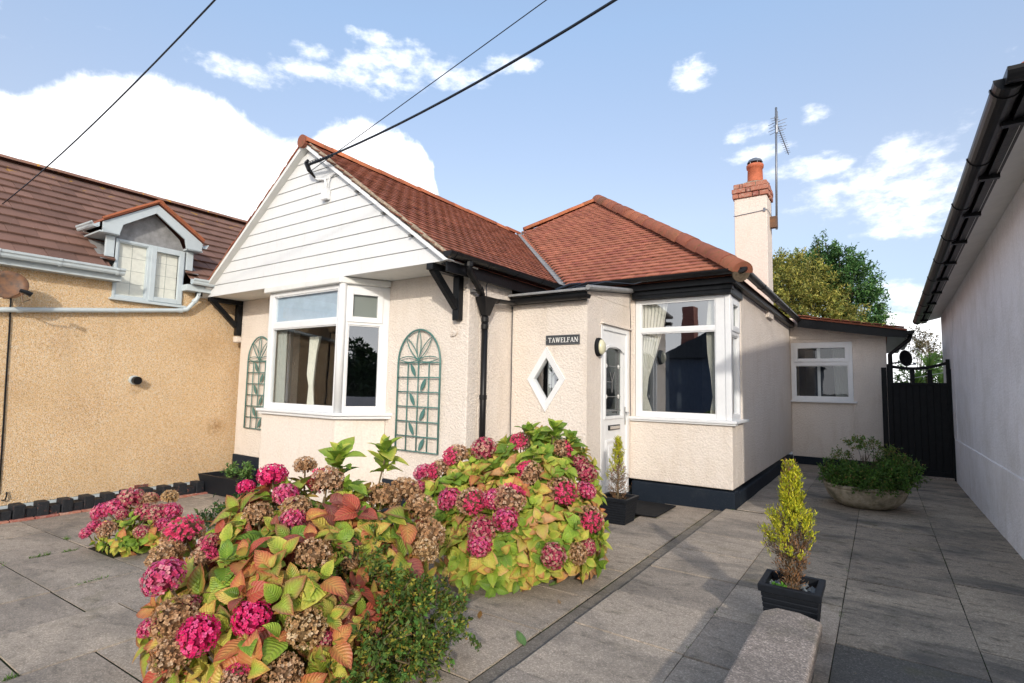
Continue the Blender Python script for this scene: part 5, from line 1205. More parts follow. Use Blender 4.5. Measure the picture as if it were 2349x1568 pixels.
def obj_from(me, name, parent=None, loc=None, kind=None):
    o = bpy.data.objects.new(name, me); COL.objects.link(o)
    if loc is not None: o.location = loc
    WT[o.name] = V3(loc) if loc is not None else Vector(); link_parent(o, parent)
    if kind: o['kind'] = kind
    return o
RG = np.random.default_rng(5)
def rot_from(n, up, roll=0.0):
    n = n/np.linalg.norm(n); u = np.cross(up, n); l = np.linalg.norm(u); u = u/l if l > 1e-6 else np.array([1., 0, 0]); v = np.cross(n, u)
    c, s = math.cos(roll), math.sin(roll); return np.stack([u*c+v*s, -u*s+v*c, n], 1)
def leaf_tpl(L_, W_, fold, droop, base, edge, tip, nv=7, seed=0):
    r = np.random.default_rng(seed); vs = []; cs = []; uv = []; S = (-1, -.5, 0, .5, 1)
    base, edge, tip = map(np.array, (base, edge, tip))
    for j in range(nv+1):
        t = j/nv; wd = W_*.5*math.sin(math.pi*min(1, t**.82))**.75*(1-.12*t) if 0 < t < 1 else (.004 if t == 0 else .001)
        for s in S:
            ser = 1+(.05 if j % 2 else -.03)*abs(s)
            z = -droop*t*t*L_ + fold*abs(s)*wd*1.4 - .18*wd*abs(s)**2 + (.03*L_*math.sin(t*9+seed)*abs(s))*.35
            vs.append((s*wd*ser, t*L_*(1-.12*droop*t), z))
            k = min(1, max(0, (abs(s)**1.6)*.75+(t**2)*.55-.12+r.uniform(-.06, .06)))
            c = base*(1-k)+edge*k; k2 = max(0, (t-.75)*3)*.8; cs.append(c*(1-min(1, k2))+tip*min(1, k2)); uv.append((s*.5+.5, t))
    fs = []; 
    for j in range(nv):
        for i in range(4): a = j*5+i; fs.append((a, a+1, a+6, a+5))
    return np.array(vs), np.array(fs), np.array(cs), np.array(uv)
Gn, YG, YE, OR_, RE, DR, PU, LG = (.125,.24,.03), (.34,.46,.05), (.68,.60,.12), (.64,.30,.09), (.50,.095,.06), (.30,.075,.045), (.28,.09,.09), (.22,.37,.04)
PEACH = (.72,.40,.20)
PU = (.34,.10,.09); hue = {'green': [(Gn,LG,YG),(LG,Gn,Gn),(LG,YG,YG)], 'lime': [(YG,LG,YE),(LG,YG,YE),(YG,YE,YE)], 'yellow': [(YE,YG,OR_),(YG,YE,OR_),(YE,OR_,OR_)],
       'blush': [(YG,OR_,RE),(LG,RE,DR),(YG,PU,RE)], 'orange': [(OR_,RE,DR),(YE,OR_,RE),(YG,OR_,OR_)], 'red': [(RE,RE,DR),(PU,RE,DR),(OR_,RE,RE)], 'purple': [(PU,DR,DR),(LG,PU,DR)], 'peach': [(PEACH,OR_,RE),(YE,PEACH,OR_)]}
LT = {}; sdn = 0
for h_, lst in hue.items():
    LT[h_] = []
    for b_, e_, t_c in lst:
        for k in range(2):
            sdn += 1; LT[h_].append(leaf_tpl(.135, .088+.012*(sdn % 3), .25+.2*(sdn % 2), .16+.22*(sdn % 3), b_, e_, t_c, seed=sdn))
LME = {h_: [mk('leaf', *t, 'leaf') for t in lst] for h_, lst in LT.items()}
def floret_head(kind, seed, nfl=150, rad=1.0):
    """a mophead: florets of four cupped petals all over a slightly flattened ball of radius 1"""
    r = np.random.default_rng(seed); V_ = []; F_ = []; C_ = []
    pal = {'hot': [(.80,.02,.17),(.90,.05,.23),(.72,.025,.13),(.92,.12,.32)], 'pink': [(.72,.08,.19),(.80,.16,.30),(.58,.04,.12),(.78,.32,.36),(.66,.09,.26)],
           'dusky': [(.58,.08,.14),(.64,.22,.24),(.55,.28,.20),(.62,.40,.28),(.46,.05,.11)],
           'mixed': [(.54,.31,.17),(.64,.40,.24),(.76,.06,.16),(.46,.23,.13),(.66,.47,.32),(.80,.09,.22)], 'brown': [(.54,.31,.15),(.64,.40,.22),(.42,.22,.10),(.68,.49,.32),(.58,.36,.19),(.48,.27,.14)], 'tan': [(.60,.38,.17),(.70,.48,.26),(.50,.29,.13),(.74,.57,.36)]}[kind]
    dry = kind in ('brown', 'mixed', 'tan'); g_ = (1+5**.5)/2; cl_a = r.uniform(0, 6.28)
    for i in range(nfl):
        z = 1-1.72*(i+.5)/nfl; t = 2*math.pi*i/g_+r.uniform(-.2, .2); q = math.sqrt(max(0, 1-z*z)); n = np.array([q*math.cos(t), q*math.sin(t), z])
        p = n*(1+r.uniform(-.10, .06))*np.array([1, 1, .86]); nn = n+r.normal(0, .22 if not dry else .5, 3); Rm = rot_from(nn, np.array([0, 0, 1.0])+r.normal(0,.1,3), r.uniform(0, 6.28))
        c = np.array(pal[r.integers(len(pal))])
        if kind == 'mixed': c = np.array(pal[[0,1,3,4][r.integers(4)]]) if math.cos(t-cl_a)*q+z*.3 < .45 else np.array(pal[[2,5][r.integers(2)]])
        ps = .125*r.uniform(.8, 1.25)*(1 if not dry else .95)
        for k in range(4):
            a = k*math.pi/2+r.uniform(-.2, .2); ca, sa = math.cos(a), math.sin(a); cup = (.25 if not dry else .6)*r.uniform(.4, 1.3)
            tw = r.uniform(-.5, .5)*(1 if dry else .3)
            loc = np.array([(.02*ps*ca, .02*ps*sa, 0), (ps*(ca*.55-sa*.52), ps*(sa*.55+ca*.52), ps*(cup*.35+tw*.4)), (ps*ca*1.08, ps*sa*1.08, ps*cup), (ps*(ca*.55+sa*.52), ps*(sa*.55-ca*.52), ps*(cup*.35-tw*.4))])
            b_ = len(V_); V_ += list(loc@Rm.T+p); F_.append((b_, b_+1, b_+2, b_+3)); cc = c*r.uniform(.75, 1.25); C_ += [cc*.75, cc, cc*1.1, cc]
    # dark core so that nothing shines through
    b_ = len(V_)
    for z in (-.6, -.2, .25, .6): 
        for k in range(8): t = k*math.pi/4; q = math.sqrt(1-z*z)*.80; V_.append(np.array([q*math.cos(t), q*math.sin(t), z*.70])); C_.append(np.array(pal[0])*.35)
    for j in range(3):
        for k in range(8): F_.append((b_+j*8+k, b_+j*8+(k+1) % 8, b_+j*8+8+(k+1) % 8, b_+j*8+8+k))
    F_.append((b_+24, b_+26, b_+28, b_+30))
    return np.array(V_), np.array(F_), np.array(C_)
HT = {}; HM = {}
for k in ('hot', 'pink', 'dusky', 'mixed', 'brown', 'tan'):
    HT[k] = [floret_head(k, 100+i+0, 230) for i in range(2)]; HM[k] = [mk('flower_head', v, f, c, None, 'petal', smooth=False) for v, f, c in HT[k]]
def join_leaves(name, placed, tpls, m_, parent, kind='stuff'):
    """placed: list of (template index, 3x3, translation, scale, tint)"""
    V_, F_, C_, U_ = [], [], [], []; k0 = 0
    for ti, Rm, t, s, tint in placed:
        v, f, c, u = tpls[ti]; V_.append(v*s@Rm.T+t); F_.append(f+k0); C_.append(np.clip(c*tint, 0, 1)); U_.append(u if u is not None else np.zeros((len(v), 2))); k0 += len(v)
    return obj_from(mk(name, np.vstack(V_), np.vstack(F_), np.vstack(C_), np.vstack(U_), m_), name, parent, kind=kind)
CAMN = np.array(CAM)
def hydrangea(label, base, blobs, heads, seed, leafscale, huefn, n_ros, n_obj, density=1.0, fill=260, zmin=.02, extra=()):
    T = thing('hydrangea', base, label, 'hydrangea', 'hydrangea bushes in front of the bungalow'); r = np.random.default_rng(seed); ALL = []; allt = [t for lst in LT.values() for t in lst]; idx = {}; allm = [t for lst in LME.values() for t in lst]
    k = 0
    for h_ in LT: idx[h_] = list(range(k, k+len(LT[h_]))); k += len(LT[h_])
    bl = [(np.array(c, float), np.array(rr, float)) for c, rr in blobs]; ar_ = np.array([rr[0]*rr[2] for _, rr in bl]); ar_ = ar_/ar_.sum(); stems = MB(); b0_ = np.array(base, float)
    # set each head just proud of the leaves, along its own line of sight, and let nothing grow over it
    hh_ = []
    for p, s, *rest in heads:
        p = np.array(p, float); d = p-CAMN; l = np.linalg.norm(d); d /= l; best = None
        for c, rr in bl:
            ro, rd = (CAMN-c)/rr, d/rr; a_, b_, c_ = rd@rd, 2*ro@rd, ro@ro-1; D_ = b_*b_-4*a_*c_
            if D_ > 0: t_ = (-b_-math.sqrt(D_))/(2*a_); best = t_ if best is None else min(best, t_)
        if best is not None and best+.2*s < l: k_ = (best-.10*s)/l; p = CAMN+(p-CAMN)*k_; s = s*max(k_, .8)*.94
        hh_.append((tuple(p), s, *rest))
    heads = hh_; hp = [(np.array(p), s) for p, s, *_ in heads]; hd_ = [((p-CAMN)/np.linalg.norm(p-CAMN), np.linalg.norm(p-CAMN), s) for p, s in hp]
    def covers(q, m_=.05):
        v = q-CAMN; l = np.linalg.norm(v); v = v/l
        return any(l < hl+.02 and math.acos(min(1, v@hdv))*hl < s*.78+m_ for hdv, hl, s in hd_)
    def inside(p, sk, f): return any(i != sk and (((p-c)/rr)**2).sum() < f for i, (c, rr) in enumerate(bl))
    def ros(p, n, sc_l, npair, depth):
        ax = n*1.0+np.array([0, -.08, .42])+r.normal(0, .16, 3); ax /= np.linalg.norm(ax); roll = r.uniform(0, 6.28); h_ = huefn(p, n, r)
        for k in range(npair):
            tl = ((1.12, .92, .52, .2) if depth < 2 else (.85, .62, .35, .15))[k]+r.uniform(-.15, .2); sz = (1.0, .92, .68, .42)[k]*sc_l*r.uniform(.85, 1.15)
            for s in (0, 1):
                a = roll+k*math.pi/2+s*math.pi+r.uniform(-.25, .25); u = rot_from(ax, np.array([.3, .2, 1.]), 0); out = u[:, 0]*math.cos(a)+u[:, 1]*math.sin(a)
                d = out*math.sin(tl)+ax*math.cos(tl); nn = ax*math.sin(tl)-out*math.cos(tl); nn = nn+r.normal(0, .12, 3); d /= np.linalg.norm(d); nn -= d*nn.dot(d); nn /= np.linalg.norm(nn)
                Rm = np.stack([np.cross(d, nn), d, nn], 1); hh = h_ if r.random() < .7 else huefn(p, n, r)
                if depth == 2: hh = ('lime', 'green', 'lime')[r.integers(3)]
                q = p+d*.012+ax*(.0, .01, .025, .04)[k]
                if q[2] < zl(q[0])+zmin or covers(q+d*.06*sz, .035*sz): continue
                ALL.append((idx[hh][r.integers(len(idx[hh]))], Rm, q, sz, r.uniform(.8, 1.2)*(1 if depth != 1 else .85)))
    cnt = 0; tries = 0; used = []
    while cnt < n_ros and tries < n_ros*30:
        tries += 1; i = r.choice(len(bl), p=ar_); c, rr = bl[i]; n = r.normal(0, 1, 3); n /= np.linalg.norm(n)
        if n[2] < -.55: continue
        p = c+n*rr*r.uniform(.80, 1.10)
        if p[2] < zl(p[0])+.05 or inside(p, i, .86): continue
        vd = CAMN-p; vd /= np.linalg.norm(vd)
        if n.dot(vd) < -.45 and r.random() < .6: continue
        if any(np.linalg.norm(p-q) < s*.95 for q, s in hp): continue
        dm = .094*leafscale if n.dot(vd) > -.2 else .13*leafscale
        if any(np.linalg.norm(p-q) < dm for q in used): continue
        used.append(p); nn = n/rr; nn /= np.linalg.norm(nn); ros(p, nn, leafscale, 4 if r.random() < .4 else 3, 0); cnt += 1
        if r.random() < .35:
            m_ = b0_*.4+(p*.6+np.array([c[0], c[1], b0_[2]])*0)*1.0; m_ = (b0_+np.array([c[0], c[1], b0_[2]]))/2; stems.tube([Vector(m_), Vector((m_+p)/2+np.array([0,0,.05])), Vector(p)], [.008, .006, .004], 5)
    for _ in range(fill):
        i = r.choice(len(bl), p=ar_); c, rr = bl[i]; n = r.normal(0, 1, 3); n /= np.linalg.norm(n); p = c+n*rr*r.uniform(.62, .88)
        if p[2] < zl(p[0])+.04: continue
        ros(p, n, leafscale*.95, 2, 1)
    for (p, n, sz, np_) in extra:
        p = np.array(p, float); n = np.array(n, float); ros(p, n/np.linalg.norm(n), sz, 4, 2); ros(p-np.array([0,0,.05]), n, sz*.95, 3, 2); ros(p-np.array([0,0,.10]), n, sz*.85, 2, 0); stems.tube([Vector(b0_*.3+p*.7-np.array([0,0,.25])), Vector(p)], [.006, .005], 5)
    def score(it): 
        dv_ = CAMN-it[2]; l = np.linalg.norm(dv_); 
        dep = min(1.3, max((((it[2]-c)/rr)**2).sum() for c, rr in bl[:1]) if False else 1); out_ = min(((((it[2]-c)/rr)**2).sum() for c, rr in bl)); 
        c = min(bl, key=lambda b: (((it[2]-b[0])/b[1])**2).sum())[0]; fac = (it[2]-c).dot(dv_)/l/np.linalg.norm(it[2]-c+1e-9)
        return abs(it[1][:, 2].dot(dv_/l))*it[3]**2/l**2*(1 if fac > 0 else .2)*(1 if out_ > .8 else .25)
    ALL.sort(key=score, reverse=True)
    for ti, Rm, t, s, tint in ALL[:n_obj]:
        mx = Matrix.Translation(t) @ Matrix([list(x) for x in Rm]).to_4x4() @ Matrix.Scale(s, 4); inst('leaf', allm[ti], mx, T)
    if ALL[n_obj:]: join_leaves('leaves', ALL[n_obj:], allt, 'leaf', T)
    for p, s, kd, *rest in heads:
        d_ = np.array(rest[0]) if rest else (np.array(p)-bl[0][0])*np.array([.5,.5,1])+np.array([0, 0, .25])
        Rm = rot_from(d_, np.array([.2, .1, 1.]), r.uniform(0, 6.28)); sq = np.array([1, 1, r.uniform(.85, 1.0)])
        mx = Matrix.Translation(p) @ Matrix([list(x) for x in Rm*sq]).to_4x4() @ Matrix.Scale(s*.97, 4); inst('flower_head', HM[kd][r.integers(2)], mx, T)
        stems.tube([Vector(b0_*.25+np.array(p)*.75-np.array([0,0,.12])), Vector(p)], [.006, .005], 5)
    for k in range(7):
        a = r.uniform(0, 6.28); e_ = b0_+np.array([math.cos(a)*.22, math.sin(a)*.22, .35]); stems.tube([Vector(b0_), Vector((b0_+e_)/2+np.array([0,0,.03])), Vector(e_)], [.012, .010, .008], 6)
    stems.build('stems', 'stem', T); return T
H1 = [((-2.368,1.033,.567),.080,'pink'),((-2.154,1.076,.388),.078,'hot'),((-2.086,1.242,.417),.076,'hot'),((-2.337,1.071,.404),.085,'brown'),((-2.194,1.006,.337),.073,'brown'),((-1.982,1.419,.343),.086,'tan'),((-1.921,1.289,.235),.075,'brown'),((-1.973,1.129,.262),.054,'mixed'),((-2.687,1.673,.853),.079,'hot'),((-2.586,1.691,.761),.073,'pink'),((-2.421,1.631,.675),.065,'pink'),((-2.208,1.607,.552),.088,'brown'),((-2.663,1.587,.668),.076,'brown'),((-2.541,1.729,.694),.080,'brown'),((-2.577,1.938,.797),.095,'mixed'),((-2.72,1.892,.877),.062,'brown'),((-2.355,2.16,.707),.095,'brown'),((-2.362,2.337,.717),.089,'brown'),((-2.183,2.285,.65),.085,'brown'),((-2.076,2.249,.53),.088,'brown'),((-2.028,2.167,.464),.070,'tan'),((-2.981,1.379,.559),.10,'mixed'),((-2.892,1.264,.495),.080,'brown'),((-3.10,1.45,.545),.057,'mixed'),((-2.638,1.314,.521),.061,'mixed'),((-2.401,1.005,.376),.041,'pink'),((-2.372,1.142,.423),.047,'dusky'),((-2.86,1.63,.775),.048,'hot'),((-2.004,1.535,.252),.045,'dusky'),((-2.715,1.379,.563),.055,'dusky'),((-2.241,1.839,.448),.049,'brown')]
H2 = [((-2.8,3.307,.795),.100,'mixed'),((-2.581,3.39,.857),.105,'dusky'),((-2.92,3.25,.68),.09,'mixed'),((-3.05,3.2,.65),.080,'pink'),((-2.395,3.635,.904),.088,'mixed'),((-2.072,3.739,.869),.085,'mixed'),((-2.154,3.394,.716),.105,'mixed'),((-1.909,3.452,.612),.11,'mixed'),((-1.877,3.769,.701),.085,'dusky'),((-1.835,3.688,.587),.08,'pink'),((-2.585,2.995,.533),.09,'pink'),((-2.36,2.965,.552),.10,'mixed'),((-2.078,3.033,.594),.108,'mixed'),((-2.205,3.008,.581),.075,'pink'),((-2.179,2.86,.412),.095,'dusky'),((-2.163,2.819,.327),.08,'pink'),((-2.047,2.943,.486),.085,'pink'),((-1.724,3.537,.425),.095,'mixed'),((-1.77,3.095,.266),.085,'dusky'),((-1.713,3.32,.237),.070,'brown'),((-1.697,3.451,.253),.060,'dusky'),((-2.92,3.0,.56),.070,'pink'),((-1.963,3.825,.77),.069,'dusky')]
H3 = [((-5.756,2.181,.239),.115,'dusky'),((-5.757,2.065,.18),.100,'pink'),((-5.916,2.022,.126),.094,'pink'),((-5.663,2.307,.232),.073,'mixed'),((-5.566,2.434,.245),.074,'tan'),((-5.415,2.179,.171),.093,'dusky'),((-5.32,2.246,.162),.093,'dusky'),((-5.278,2.334,.175),.086,'pink'),((-5.124,2.205,.099),.068,'pink'),((-5.223,2.08,.053),.067,'dusky'),((-5.648,1.974,.024),.084,'mixed'),((-5.853,1.898,-.021),.062,'pink'),((-5.864,1.946,.032),.055,'pink'),((-5.533,2.039,.16),.054,'dusky')]
def pick(r, ks, ws): return ks[r.choice(len(ks), p=np.array(ws)/sum(ws))]
def hue1(p, n, r):
    up = (p[2]-.1)/.8
    if p[1] > 1.9 and p[2] > .6: return pick(r, ['lime','green','blush','yellow','orange'], [3,2,2,1,1])
    if up > .6: return pick(r, ['red','purple','blush','green','orange','lime'], [3,3,3,1.5,1.5,1.5])
    if p[2] < .3: return pick(r, ['orange','yellow','blush','lime','red','purple'], [4,3,4,1.5,1.5,1])
    return pick(r, ['blush','lime','green','orange','yellow','purple','red'], [5,3,1.5,4,3,.8,1.3])
def hue2(p, n, r):
    if p[2] > .85: return pick(r, ['green','lime','yellow'], [4,4,1])
    if p[0] < -2.85: return pick(r, ['lime','orange','red','yellow'], [2,2,2,2])
    return pick(r, ['lime','yellow','green','peach','orange','blush'], [5,3,3,2,1,.8])
def hue3(p, n, r): return pick(r, ['lime','yellow','green','orange'], [4,3,2,1])
hyd1 = hydrangea('large foreground hydrangea with reddening leaves, bright pink and papery brown flower heads', (-2.40,1.70,-.06),
    [((-2.26,1.55,.26),(.31,.36,.33)), ((-2.45,1.45,.26),(.34,.33,.29)), ((-2.58,1.74,.40),(.33,.34,.37)), ((-2.38,2.03,.40),(.32,.31,.33)), ((-2.80,1.50,.30),(.20,.20,.23)), ((-2.10,1.38,.18),(.22,.24,.22))],
    H1, 1, .95, hue1, 340, 300, fill=120, extra=[((-2.595,2.033,.90),(.1,-.2,1),1.05,3), ((-2.377,2.184,.94),(.0,-.1,1),1.0,3), ((-3.02,1.72,.55),(-.4,-.3,.8),1.0,2)])
hyd2 = hydrangea('wide lime-leaved hydrangea with dusky pink and brown flower heads before the porch', (-2.42,3.62,-.05),
    [((-2.42,3.60,.34),(.56,.52,.42)), ((-2.28,3.72,.55),(.42,.40,.36)), ((-2.72,3.44,.40),(.40,.38,.36)), ((-2.08,3.50,.26),(.36,.38,.34)), ((-2.35,3.25,.18),(.38,.34,.28))],
    H2, 2, .84, hue2, 360, 300, fill=110, extra=[((-2.124,3.688,1.00),(.2,-.1,1),.95,3), ((-2.30,3.60,.96),(.0,-.2,1),1.0,3), ((-2.22,3.62,.93),(.1,-.2,1),1.0,3), ((-2.02,3.75,.93),(.3,0,1),.9,2)])
hyd3 = hydrangea('small low hydrangea crowded with pink flower heads in a gap in the paving', (-5.62,2.20,-.20),
    [((-5.62,2.18,-.02),(.34,.26,.17)), ((-5.35,2.2,.02),(.24,.22,.12))], H3, 3, .62, hue3, 60, 150, fill=30)
bed = MB(); bed.box(-5.95, -5.42, 1.98, 2.54, zl(-5.7)-.03, zl(-5.7)-.005); bed.build('planting_soil', 'soil', kind='structure')
# fine-leaved plants ---------------------------------------------------------------------
def sprig_tpl(L_, W_, c, n=2, curl=.2):
    """one small leaf: folded kite"""
    c = np.array(c); return (np.array([(0,0,0),(W_/2,L_*.45,.12*W_),(0,L_,-curl*L_),(-W_/2,L_*.45,.12*W_)], float), np.array([(0,1,2,3)]), np.array([c*.75, c, c*1.1, c]), None)
def cloud(T, name, blobs, n, tpls, seed, size=1.0, shell=(.55,1.02), up=.4, ncl=60, clr=.06, weights=None, tint=(.7,1.25), zmin=None, twig=None, cut=None):
    """small leaves gathered on many twig clusters spread through blobs"""
    r = np.random.default_rng(seed); bl = [(np.array(c, float), np.array(q, float)) for c, q in blobs]; vol = np.array([np.prod(q) for _, q in bl]); vol = vol/vol.sum()
    placed = []; tw = MB(); ct = []
    while len(ct) < ncl:
        i = r.choice(len(bl), p=vol); c, q = bl[i]; d = r.normal(0, 1, 3); d /= np.linalg.norm(d); k = r.uniform(*shell); p = c+d*q*k
        if zmin is not None and p[2] < zmin: continue
        if cut and cut(p): continue
        ct.append((p, d/q/np.linalg.norm(d/q), c, r.uniform(*tint)))
    per = max(1, n//ncl); w_ = None if weights is None else np.array(weights)/sum(weights)
    for p, d, c, tn in ct:
        ax = d+np.array([0,0,up])+r.normal(0,.25,3); ax /= np.linalg.norm(ax); ln = clr*r.uniform(1.2, 2.4)
        if twig and r.random() < twig: tw.tube([Vector(c*.35+p*.65), Vector(p), Vector(p+ax*ln*.8)], [.004, .003, .0015], 4, caps=False)
        for j in range(per):
            t = r.uniform(0, 1); q_ = p+ax*ln*(t-.3)+r.normal(0, clr*.28, 3); dr_ = ax*.6+r.normal(0, .6, 3); dr_ /= np.linalg.norm(dr_); nn = r.normal(0, 1, 3)*.7+np.array([0, -.2, .8]); nn -= dr_*nn.dot(dr_); nn /= np.linalg.norm(nn)
            ti = r.choice(len(tpls), p=w_); placed.append((ti, np.stack([np.cross(dr_, nn), dr_, nn], 1), q_, size*r.uniform(.7, 1.3), tn*r.uniform(.85, 1.15)))
    o = join_leaves(name, placed, tpls, 'fine', T)
    if tw.v: tw.build('twigs', 'stem', T)['kind'] = 'stuff'
    return o
sh = thing('garden_shrub', (-1.98, 1.88, -.03), 'dark green fine-leaved shrub with yellowing tips leaning on the right of the large hydrangea', 'shrub')
cloud(sh, 'foliage', [((-1.93,1.70,.16),(.21,.21,.20)), ((-2.00,1.88,.24),(.21,.21,.21)), ((-2.10,1.78,.42),(.16,.16,.17)), ((-2.16,1.92,.50),(.12,.12,.13)), ((-1.83,2.02,.20),(.20,.20,.17)), ((-1.84,1.54,.10),(.18,.16,.15)), ((-1.86,1.90,.13),(.19,.19,.15))], 15000,
      [sprig_tpl(.022,.012,(.14,.20,.035)), sprig_tpl(.025,.013,(.085,.15,.03)), sprig_tpl(.020,.010,(.34,.31,.045)), sprig_tpl(.016,.008,(.30,.14,.03)), sprig_tpl(.032,.018,(.11,.25,.045))], 21, 1.0, (.5,1.1), .35, 520, .030, [5,4,3,1.2,1], (.6,1.25), zmin=.0, twig=.5)
sp = thing('flowering_perennial', (-4.85, 2.62, -.12), 'straggly green perennial with brown seed stems in the gravelled gap behind the large hydrangea', 'plant')
cloud(sp, 'foliage', [((-4.95,2.60,.06),(.26,.20,.16)), ((-4.62,2.68,.20),(.24,.18,.22)), ((-4.45,2.7,.16),(.2,.18,.28))], 1500, [sprig_tpl(.055,.020,(.05,.12,.03)), sprig_tpl(.05,.018,(.09,.17,.04)), sprig_tpl(.03,.014,(.22,.10,.04))], 22, 1.0, (.3,1.0), 1.2, 90, .05, [4,3,1], twig=.8)
wp = thing('potted_plant', (-7.55, 4.12, .0), 'small leafy green plant growing in the black trough', 'plant')
cloud(wp, 'foliage', [((-7.66,4.12,.07),(.17,.10,.08)), ((-7.25,4.12,.10),(.10,.09,.13))], 500, [sprig_tpl(.05,.026,(.10,.22,.05)), sprig_tpl(.05,.024,(.16,.26,.07))], 23, 1.0, (.2,1.0), .8, 40, .045, twig=.6)
stn = MB(); rs = random.Random(9)
for _ in range(26):
    x, y = -5.15+rs.uniform(-.25,.45), 2.70+rs.uniform(-.22,.2); s_ = rs.uniform(.025,.05); q = bmesh.new(); bmesh.ops.create_icosphere(q, subdivisions=1, radius=s_)
    stn.add([(v.co.x*1.3+x+rs.uniform(-.004,.004), v.co.y+y, v.co.z*.6+zl(x)+.012) for v in q.verts], [tuple(v.index for v in f.verts) for f in q.faces]); q.free()
stn.build('white_stones', 'render_grey', kind='stuff')
# conifers
def conifer(T, base, h, rad, seed, bare, n, prof, size=1.0):
    r = np.random.default_rng(seed); tp = [sprig_tpl(.019,.0055,(.55,.55,.03)), sprig_tpl(.019,.0055,(.70,.64,.05)), sprig_tpl(.017,.005,(.36,.43,.03))]; br = [sprig_tpl(.02,.005,(.26,.15,.07)), sprig_tpl(.018,.005,(.34,.17,.08)), sprig_tpl(.018,.004,(.24,.21,.17))]
    pl_, bp = [], []; b0 = np.array(base); tw = MB(); tw.tube([Vector(b0), Vector(b0+np.array([.005,0,h*.95]))], [.011, .003], 6)
    for i in range(n):
        t = (i+.5)/n; t = t**.9; R_ = rad*prof(t); a = r.uniform(0, 6.28); out = np.array([math.cos(a), math.sin(a), 0]); z = h*t; k = r.uniform(.45, 1.0)
        k *= .72+.28*math.sin(a*2+z*23+seed)*math.cos(z*31+a); root = b0+np.array([0, 0, z-R_*.5*k]); root[2] = max(root[2], b0[2]+.02); tip = b0+np.array([0, 0, z])+out*R_*k
        if r.random() < .5: tw.tube([Vector(root), Vector(tip)], [.0025, .0012], 3, caps=False)
        isb = (t < bare+r.uniform(-.16, .12)+(.12 if k < .6 else 0)) or k < .45; ax = tip-root; ax /= np.linalg.norm(ax)+1e-9; ax = ax*.75+np.array([0, 0, .7])
        for j in range(22 if not isb else 10):
            q = tip+r.normal(0, .006, 3)+ax*.030*r.uniform(-1, 1); d = ax+r.normal(0, .42, 3); d /= np.linalg.norm(d); nn = out+r.normal(0, .5, 3); nn -= d*nn.dot(d); nn /= np.linalg.norm(nn)
            (bp if isb else pl_).append((r.integers(3), np.stack([np.cross(d, nn), d, nn], 1), q, size*r.uniform(.8, 1.4), r.uniform(.75, 1.2)))
    tw.build('trunk', 'stem', T); join_leaves('yellow_foliage', pl_, tp, 'fine', T); join_leaves('dead_foliage', bp, br, 'fine', T)
def prof1(t):
    pts = [(0,.35),(.15,.5),(.28,.85),(.45,1.0),(.57,.92),(.62,.78),(.65,.36),(.75,.42),(.85,.30),(.94,.15),(1,.03)]
    return float(np.interp(t, [a for a, _ in pts], [b for _, b in pts]))
conifer(P1, (-.435, 3.43, .25), .68, .165, 31, .38, 640, prof1)
conifer(P2, (-2.31, 5.38, .19), .62, .17, 32, .46, 300, lambda t: float(np.interp(t, [0,.2,.42,.5,.56,.7,.9,1], [.5,.85,1,.85,.5,.42,.2,.03])))
# clover in the planter, weeds
cloud(P1, 'weeds', [((-.48,3.34,.285),(.045,.02,.012))], 60, [sprig_tpl(.018,.018,(.10,.25,.03))], 33, 1.0, (.0,1.0), 1.0, 20, .01)
# bowl shrub
bsh = thing('bowl_shrub', (-.17, 7.85, .25), 'spreading dark green azalea bush filling the stone bowl, upper stems half bare', 'shrub')
gcol = [sprig_tpl(.030,.014,(.07,.15,.025)), sprig_tpl(.030,.014,(.10,.21,.03)), sprig_tpl(.026,.012,(.20,.22,.05)), sprig_tpl(.026,.012,(.25,.17,.06))]
cloud(bsh, 'foliage', [((-.36,7.70,.36),(.28,.28,.14)), ((.02,7.65,.37),(.32,.30,.15)), ((-.12,7.55,.33),(.34,.28,.12)), ((.12,7.8,.46),(.24,.24,.14)), ((-.45,7.9,.42),(.18,.2,.10))], 15000, gcol, 41, 1.0, (.5,1.05), .5, 560, .045, [5,4,1,.3], (.6,1.2), zmin=.27, twig=.15)
cloud(bsh, 'foliage', [((-.20,7.85,.74),(.19,.16,.07)), ((.04,7.85,.66),(.16,.14,.07)), ((-.40,7.8,.60),(.12,.12,.05)), ((.18,7.85,.56),(.16,.14,.07))], 1700, gcol, 42, 1.0, (.3,1.05), .6, 110, .035, [2,3,4,2], twig=.0)
q = MB(); rs = random.Random(12)
for k in range(46):
    a = rs.uniform(0, 6.28); r_e = rs.uniform(.02, .30); z_e = rs.uniform(.52, .76)-r_e*.35; p0 = Vector((-.18+rs.uniform(-.08,.08), 7.85+rs.uniform(-.06,.06), .22)); p2 = Vector((-.12+math.cos(a)*r_e*1.1, 7.85+math.sin(a)*r_e*.7, z_e)); p1 = p0.lerp(p2, .5)+Vector((rs.uniform(-.05,.05), rs.uniform(-.05,.05), -.02)); q.tube([p0, p1, p2], [.008, .005, .003], 4, caps=False)
q.build('branches', 'bark', bsh)
